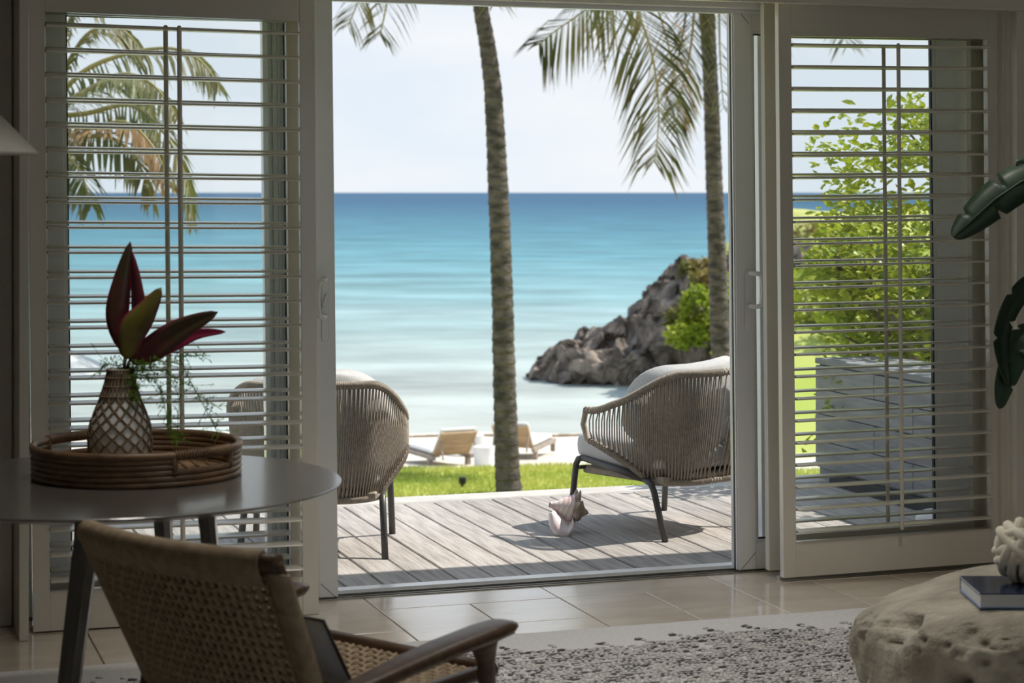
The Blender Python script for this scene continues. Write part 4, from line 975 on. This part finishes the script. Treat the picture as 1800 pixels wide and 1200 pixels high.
for k in range(8):
    a = k * 0.8; e_ = [c0]; 
    pts = [at(*c0, D1)]
    for t in range(1, 6): q = t / 5; pts.append(pts[0] + Vector((math.cos(a), math.sin(a), 0)) * 3.2 * q + Vector((0, 0, 2.0 * q - 1.9 * q * q)))
    frond(p1, pts, 0.8, n=50)
# palm by the right door
D2 = 31.0
pp = [(1271, 720, 34), (1268, 640, 34), (1263, 520, 33), (1260, 430, 32), (1256, 330, 30), (1252, 220, 28), (1248, 120, 26), (1244, 50, 27), (1242, 0, 30), (1242, -40, 30)]
b = at(1276, 850, D2); p2 = thing('palm_tree', 'coconut palm standing just left of the right door stile', 'palm', (b.x, b.y, -2.75), 0, GP_)
trunk(p2, [(Vector((b.x, b.y, -2.8)), 0.19)] + [(at(x, y, D2), w_ * D2 / FPX / 2) for x, y, w_ in pp])
c0 = (1242, -40)
frond(p2, fpx([c0, (1215, -70, -.4), (1205, 30, -.6), (1190, 110, -.7), (1170, 175, -.7)], D2), 0.75, n=46, side_dir=FS)
frond(p2, fpx([c0, (1225, -30, -.5), (1215, 80, -.8), (1196, 170, -.8), (1190, 220, -.8)], D2), 0.62, n=70, side_dir=FS, m_='palm_leaf', width=0.035)
frond(p2, fpx([c0, (1262, -40, -.6), (1264, 30, -.9), (1266, 110, -1), (1272, 190, -1)], D2), 0.6, n=40, side_dir=FS)
frond(p2, fpx([c0, (1290, -90, .2), (1330, -20, .3), (1350, 90, .4), (1355, 180, .4)], D2), 0.8, n=46, side_dir=FS)
frond(p2, fpx([c0, (1330, -130, .4), (1420, -90, .6), (1470, 10, .8), (1490, 80, .8)], D2), 0.8, n=46, side_dir=FS)
for k in range(7):
    a = k * 0.9 + 0.3; pts = [at(*c0, D2)]
    for t in range(1, 6): q = t / 5; pts.append(pts[0] + Vector((math.cos(a), math.sin(a), 0)) * 2.8 * q + Vector((0, 0, 2.3 * q - 1.5 * q * q)))
    frond(p2, pts, 0.8, n=46)
# low palm on the left, seen through the shutter
D3 = 20.0
b = at(40, 850, D3); p3 = thing('palm_tree', 'low bushy palm seen through the left shutter', 'palm', (b.x, b.y, -2.6), 0, GP_)
trunk(p3, [(Vector((b.x, b.y, -2.66)), 0.15), (at(45, 560, D3), 0.12), (at(60, 300, D3), 0.11), (at(75, 215, D3), 0.12)])
c0 = (78, 205)
for pts, lf, m_ in (([c0, (140, 130, -.3), (220, 95, -.5), (300, 85, -.6), (350, 105, -.6), (385, 150, -.6)], 0.50, 'palm_leaf'), ([c0, (150, 200, -.4), (230, 185, -.7), (290, 235, -.9), (325, 310, -1), (338, 385, -1)], 0.50, 'palm_leaf'),
                    ([c0, (130, 170, .3), (200, 140, .5), (250, 170, .6), (275, 240, .7)], 0.48, 'palm_leaf'), ([c0, (120, 110, .2), (160, 55, .3), (210, 50, .4), (250, 90, .4)], 0.5, 'palm_leaf'),
                    ([c0, (130, 240, -.5), (190, 240, -.8), (240, 280, -.9), (265, 350, -1)], 0.5, 'palm_leaf'), ([c0, (150, 225, -.7), (220, 215, -1), (270, 260, -1.1), (300, 330, -1.2)], 0.42, 'palm_dry'),
                    ([c0, (100, 110, 0), (120, 40, 0), (145, 0, 0), (180, 5, 0)], 0.5, 'palm_leaf'), ([c0, (40, 120, 0), (-20, 100, 0), (-70, 140, 0)], 0.5, 'palm_leaf'), ([c0, (20, 190, -.4), (-40, 220, -.6), (-80, 290, -.7)], 0.5, 'palm_leaf'),
                    ([c0, (110, 260, -.8), (140, 300, -1.1), (160, 360, -1.2)], 0.45, 'palm_leaf'), ([c0, (150, 160, -.9), (215, 130, -1.3), (270, 150, -1.5), (310, 205, -1.6)], 0.45, 'palm_leaf')):
    frond(p3, fpx(pts, D3), lf, m_, n=52, droop=0.9, width=0.017, side_dir=Vector((0, 0, 1)) * 0.5 + F_ * 0.9 if lf > 0.47 else None)

# ---- broad tree beyond the garden wall
def leafmesh(l_, w_, m_):
    mb = MB(); mb.add([(0, 0, 0), (-w_ * .5, l_ * .35, .06 * l_), (0, l_ * .4, 0), (w_ * .5, l_ * .35, .06 * l_), (-w_ * .42, l_ * .7, .05 * l_), (0, l_ * .72, -.01), (w_ * .42, l_ * .7, .05 * l_), (0, l_, -.04 * l_)],
           [(0, 2, 1), (0, 3, 2), (1, 2, 5, 4), (2, 3, 6, 5), (4, 5, 7), (5, 6, 7)]); return mb
tb_ = Vector((6.15, 9.9, -2.6)); tree = thing('leafy_tree', 'bright green broadleaf tree growing behind the grey garden wall', 'tree', tuple(tb_))
def vis(p):
    s = p.x * CS - p.y * SN; t = p.x * SN + p.y * CS; return 900 + FPX * s / t, HZ - FPX * (p.z - EYE) / t
br = MB(); tw = []
def limb(a, d, l_, r, lev):
    P = [Vector(a)]; d = Vector(d).normalized()
    for k in range(5): d = (d + Vector((random.gauss(0, .16), random.gauss(0, .16), random.gauss(0.02, .10)))).normalized(); P.append(P[-1] + d * l_ / 5)
    for k in range(1, 6):                # nothing may reach in front of the open doorway
        vx, vy = vis(P[k])
        if vx < 1465 or (vx < 1680 and vy < 215 + max(0, 1560 - vx) * 0.45): P[k] = P[k - 1] + Vector((0.03, 0.01, 0.03))
    br.tube(P, [lerp(r, r * 0.55, k / 5) for k in range(6)], 6)
    if lev == 0 or l_ < 0.35: tw.append(P); return
    for k in range(3 if lev > 1 else 4):
        q = P[random.choice((2, 3, 4, 5))]; limb(q, d + Vector((random.gauss(0, .75), random.gauss(0, .75), random.gauss(0.15, .4))), l_ * random.uniform(0.5, 0.72), r * 0.5, lev - 1)
    tw.append(P)
limb(tb_, (0, 0, 1), 2.6, 0.09, 0); br_top = tb_ + Vector((0, 0, 2.5))
for d in ((-.55, .3, .75), (-.2, -.6, .9), (.5, .2, .9), (-.75, -.25, .45), (.1, .7, .8), (-.1, .1, 1), (-.45, .55, .2), (-.3, -.3, .6)):
    limb(tb_ + Vector((0, 0, random.uniform(1.9, 2.6))), d, random.uniform(1.3, 1.75), 0.045, 2)
build(br, 'branches', 'bark_tree', tree, world=True, smooth=True)
cand = []
for P in tw:
    for k in range(34):
        f = random.uniform(0.35, 1) * 4.99; i = int(f); p = P[i].lerp(P[i + 1], f - i) + Vector((random.gauss(0, .11), random.gauss(0, .11), random.gauss(0, .09)))
        if p.z > -0.2: cand.append(p)
extra = []
keep = []
for p in cand:
    px, py = vis(p)
    lim = 1425 + 26 * math.sin(py * 0.021) + (20 if py > 560 else 0); top = 175 + max(0, 1560 - px) * 0.45
    if px < 1680 and (px < lim or py < top): continue
    keep.append((p, px, py))
for k in range(1500):          # fill the part of the crown in view of the right window
    px, py = random.uniform(1425, 1680), random.uniform(180, 645); 
    lim = 1432 + 30 * math.sin(py * 0.021) + (25 if py > 560 else 0); top = 178 + max(0, 1560 - px) * 0.45
    if px < lim or py < top or noise.noise(Vector((px * 0.02, py * 0.02, 4))) < -0.12: continue
    p = at(px, py, random.uniform(10.9, 12.3)); keep.append((p, px, py))
leafM = [leafmesh(0.075, 0.040, 'leaf_tree').mesh('leaf', 'leaf_tree'), leafmesh(0.060, 0.033, 'leaf_tree').mesh('leaf', 'leaf_tree')]
random.shuffle(keep)
inview = [k for k in keep if 1400 < k[1] < 1660 and 150 < k[2] < 660]; rest = [k for k in keep if not (1400 < k[1] < 1660 and 150 < k[2] < 660)] + inview[300:]
def rrot(): return (random.uniform(-0.5, 1.0), random.uniform(-0.7, 0.7), random.uniform(0, 6.28))
for p, px, py in inview[:300]:
    share('leaf', random.choice(leafM), tree, tuple(p - tb_), rrot(), (random.uniform(0.8, 1.25),) * 3)
fo = MB()
from mathutils import Euler
for p, px, py in rest:
    for j in range(2 if 1400 < px < 1660 else 1):
        l_ = leafmesh(0.075 * random.uniform(0.75, 1.25), 0.04, None); e_ = Euler(rrot()).to_matrix(); q = p + Vector((random.gauss(0, .04), random.gauss(0, .04), random.gauss(0, .04)))
        fo.add([q + e_ @ Vector(v) for v in l_.v], l_.f)
tag(build(fo, 'foliage', 'leaf_tree', tree, world=True), kind='stuff')

# ---- rocky headland with its shrubs
D4 = 54.0
prof_ = [(928, 662), (940, 646), (965, 630), (1000, 618), (1040, 598), (1085, 578), (1125, 556), (1142, 536), (1150, 516), (1178, 490), (1205, 468), (1235, 462), (1300, 455), (1420, 440)]
def ptop(px):
    for (a, ya), (b_, yb) in zip(prof_, prof_[1:]):
        if px <= b_: return lerp(ya, yb, (px - a) / (b_ - a))
    return 440
ZS = -3.6
def rockf(u, v):       # u along the ridge, v from the water in front over the top to the back
    px = lerp(926, 1420, u ** 1.15); top = EYE - (ptop(max(928, px)) - HZ) * D4 / FPX; s = (px - 900) / FPX * D4
    h = top - ZS; dep = 1.5 * smooth01(u * 5) + 0.4 + 1.2 * u
    a = math.pi * v; zz = ZS - 0.15 + (h + 0.15) * math.sin(a) ** 0.72; tt = D4 + 0.6 - dep * math.cos(a) * (1.0 if v < 0.5 else 1.2)
    if v < 0.12: tt += 0.8 * (0.12 - v) / 0.12          # undercut by the waves
    q = cw(s, tt, zz); e_ = smooth01(min(u, 1) * 12)
    n_ = noise.fractal(q * 0.9, 0.8, 2.1, 5) * 0.36 + abs(noise.noise(q * 2.3)) * 0.26 + noise.noise(q * 6) * 0.09
    jag = Vector((noise.noise(q * 1.7 + Vector((9, 0, 0))), noise.noise(q * 1.7 + Vector((0, 9, 0))), noise.noise(q * 1.9))) * 0.42 + Vector((noise.noise(q * 4.1), noise.noise(q * 4.3 + Vector((3, 3, 3))), noise.noise(q * 4.7))) * 0.20
    return q + (Vector((-SN * 0.5, -CS * 1.0, 0.5)) * n_ + jag) * (0.3 + 0.7 * e_)
hl = build(MB().grid(rockf, 190, 70), 'rock_headland', 'headland', smooth=False); tag(hl, 'jagged brown coral rock headland running into the turquoise water', 'rock')
def hillf(u, v):
    px = lerp(1240, 2300, u); s = (px - 900) / FPX * 60; t = lerp(54.5, 78, v)
    top = lerp(-1.4, 0.85, smooth01((px - 1250) / 200)); z = lerp(-3.9, top, smooth01(v / 0.42) ** 0.8) - 3.6 * smooth01((v - 0.7) / 0.3)
    return cw(s, t, z + 0.25 * noise.noise(Vector((s * 0.5, t * 0.5, 2))))
tag(build(MB().grid(hillf, 60, 30), 'hillside', 'hill', smooth=True), kind='structure')
def bank(u, v):
    px = lerp(1330, 2600, u); t = lerp(33, 55, v); s = (px - 900) / FPX * t
    return cw(s, t, -3.0 + 2.0 * smooth01((v - 0.1) / 0.7) + 0.15 * noise.noise(Vector((s * 0.4, t * 0.4, 8))))
tag(build(MB().grid(bank, 40, 24), 'grass_bank', 'hill', smooth=True), kind='structure')
def shrub(label, px, py, d, rx, rz_, n, m_, lf=0.16):
    c = at(px, py, d); o = thing('shrub', label, 'shrub', (c.x, c.y, c.z - rz_), 0, 'shrubs on the headland')
    mb = MB()
    for k in range(n):
        a = Vector((random.gauss(0, 1), random.gauss(0, 1), random.gauss(0, 1))).normalized() * random.uniform(0.55, 1.0) ** 0.5
        lum = 1 + 0.35 * noise.noise(a * 2.3 + c); q = c + Vector((a.x * rx * lum, a.y * rx * 0.8 * lum, a.z * rz_ * lum))
        l_ = leafmesh(lf * random.uniform(0.7, 1.3), lf * 0.6, None); e_ = Euler((random.uniform(-.6, 1.2), random.uniform(-.9, .9), random.uniform(0, 6.28))).to_matrix()
        mb.add([q + e_ @ Vector(v) for v in l_.v], l_.f)
    tag(build(mb, 'foliage', m_, o, world=True), kind='stuff')
    st = MB()
    for k in range(5):
        a = k * 1.25; st.tube([c + Vector((0, 0, -rz_)), c + Vector((math.cos(a) * rx * 0.3, math.sin(a) * rx * 0.3, -rz_ * 0.2)), c + Vector((math.cos(a) * rx * 0.6, math.sin(a) * rx * 0.6, rz_ * 0.4))], [0.04, 0.03, 0.015], 5)
    build(st, 'stems', 'bark_tree', o, world=True)
for a in (('small dark shrub on the crest of the rock headland', 1211, 478, 53.6, 0.26, 0.26, 240, 'shrub_olive'),
          ('small olive shrub high on the headland beside the palm trunk', 1246, 474, 53.0, 0.35, 0.30, 300, 'shrub_olive'),
          ('rusty olive shrub at mid height on the left of the headland bushes', 1190, 560, 51.6, 0.30, 0.26, 260, 'shrub_olive'),
          ('yellow green shrub on the headland just left of the right palm trunk', 1228, 545, 50.4, 0.50, 0.55, 700, 'shrub'),
          ('low bright green shrub at the foot of the headland beside the right palm', 1208, 592, 50.0, 0.55, 0.30, 600, 'shrub'),
          ('reddish olive shrub on the headland slope above the bright one', 1240, 506, 51.2, 0.45, 0.45, 480, 'shrub_olive'),
          ('bright green shrub behind the right palm trunk', 1290, 560, 49.8, 0.8, 1.0, 900, 'shrub'),
          ('olive shrub on the skyline seen in the door gap', 1330, 450, 56.0, 0.9, 0.7, 700, 'shrub_olive'),
          ('pale green shrub on the skyline behind the right shutter, nearest its left stile', 1425, 430, 57.0, 1.0, 0.6, 700, 'shrub_olive'),
          ('yellow green shrub low behind the right shutter', 1430, 520, 46.0, 0.9, 0.7, 800, 'shrub'),
          ('yellow green shrub behind the leafy tree, centre of the right shutter', 1530, 470, 55.0, 1.6, 1.0, 900, 'shrub'),
          ('green shrub low behind the leafy tree in the right shutter', 1520, 560, 44.0, 1.2, 0.7, 800, 'shrub'),
          ('green shrub at the right edge of the right shutter glass', 1630, 500, 50.0, 1.6, 1.2, 900, 'shrub')):
    shrub(*a)

# ---- sun loungers on the sand
def lounger(label, px, py, d, rz):
    g = at(px, py, d); z = g.z; l = thing('sun_lounger', label, 'lounger', (g.x, g.y, z), rz, 'sun loungers on the beach')
    for s in (-1, 1):
        build(MB().box(s * .33 - .03, s * .33 + .03, -0.10, 1.35, 0.15, 0.21), 'side_rail', 'teak_grey', l)
        for y in (0.02, 1.2): build(MB().box(s * .33 - .035, s * .33 + .035, y, y + 0.08, 0, 0.15), 'leg', 'teak_grey', l)
        a = Vector((s * .29, 0.0, 0.21)); b_ = Vector((s * .29, -0.34, 0.60)); build(MB().tube([a, b_], 0.028, 6), 'back_stile', 'teak', l)
        build(MB().tube([(s * .29, -0.24, 0.48), (s * .29, -0.36, 0.18)], 0.018, 6), 'back_prop', 'teak_grey', l)
    for k in range(9):
        t = (k + 0.5) / 9; c = Vector((0, 0, .21)).lerp(Vector((0, -.34, .60)), t); d0 = Vector((0, -.34, .39)).normalized() * 0.025; nn = Vector((0, .39, .34)).normalized() * 0.012
        build(MB().hexa([c + Vector((-.29, 0, 0)) - d0 - nn, c + Vector((.29, 0, 0)) - d0 - nn, c + Vector((.29, 0, 0)) - d0 + nn, c + Vector((-.29, 0, 0)) - d0 + nn,
                         c + Vector((-.29, 0, 0)) + d0 - nn, c + Vector((.29, 0, 0)) + d0 - nn, c + Vector((.29, 0, 0)) + d0 + nn, c + Vector((-.29, 0, 0)) + d0 + nn]), 'back_slat', 'teak', l)
    for k in range(12):
        y = 0.08 + k * 0.105; build(MB().box(-.30, .30, y, y + 0.085, 0.195, 0.22), 'seat_slat', 'teak_grey', l)
    mt = MB().rbox(-.30, .30, 0.06, 1.33, 0.22, 0.29, 0.03); build(mt, 'mattress', 'white_plain', l)
    hb = MB(); a = Vector((0, 0.03, .235)); b_ = Vector((0, -.32, .64)); nn = Vector((0, .39, .34)).normalized() * 0.05
    hb.hexa([a + Vector((-.3, 0, 0)), a + Vector((.3, 0, 0)), a + Vector((.3, 0, 0)) + nn, a + Vector((-.3, 0, 0)) + nn, b_ + Vector((-.3, 0, 0)), b_ + Vector((.3, 0, 0)), b_ + Vector((.3, 0, 0)) + nn, b_ + Vector((-.3, 0, 0)) + nn])
    build(hb, 'back_pad', 'white_plain', l, bevel=0.02)
lounger('slatted teak sun lounger on the sand left of the palm trunk', 792, 822, 31.5, rad(8))
lounger('slatted teak sun lounger half hidden behind the palm trunk', 906, 808, 33.2, rad(-34))
st_ = at(851, 820, 30.9); s1 = thing('side_table', 'white drum side table in front of the sun loungers', 'table', (st_.x, st_.y, st_.z))
build(MB().lathe([(0.001, 0.001), (0.15, 0.001), (0.165, 0.30), (0.165, 0.315), (0.001, 0.32)], 32), 'body', 'white_plain', s1)
st_ = at(830, 803, 34.0); s1 = thing('side_table', 'white drum side table farther back between the sun loungers', 'table', (st_.x, st_.y, st_.z))
build(MB().lathe([(0.001, 0.001), (0.18, 0.001), (0.20, 0.36), (0.20, 0.38), (0.001, 0.385)], 32), 'body', 'white_plain', s1)
# ---- parasol and path light
ps = at(0, 652, 24.0); par = thing('beach_parasol', 'white parasol at the far left behind the vase', 'parasol', (ps.x, ps.y, -2.6))
hh = ps.z + 2.6
build(MB().lathe([(1.36, hh), (0.9, hh + 0.21), (0.45, hh + 0.41), (0.03, hh + 0.58), (0.03, hh + 0.56), (0.45, hh + 0.39), (0.9, hh + 0.19), (1.35, hh - 0.01)], 8), 'canopy', 'canvas', par)
build(MB().tube([(0, 0, 0), (0, 0, hh + 0.62)], 0.022, 8), 'pole', 'teak_grey', par)
for k in range(8):
    a = k * math.pi / 4; build(MB().tube([(0, 0, hh + 0.54), (1.33 * math.cos(a), 1.33 * math.sin(a), hh - 0.015)], 0.008, 5), 'rib', 'teak_grey', par)
pl_ = at(813, 868, 27.6); lg = thing('path_light', 'small black garden light at the edge of the lawn', 'garden light', (pl_.x, pl_.y, -2.6))
build(MB().lathe([(0.001, 0.001), (0.035, 0.001), (0.035, 0.07), (0.001, 0.07)], 16), 'stake', 'black', lg)
build(MB().lathe([(0.001, 0.07), (0.05, 0.07), (0.055, 0.15), (0.03, 0.16), (0.001, 0.16)], 20), 'lamp_head', 'black', lg)
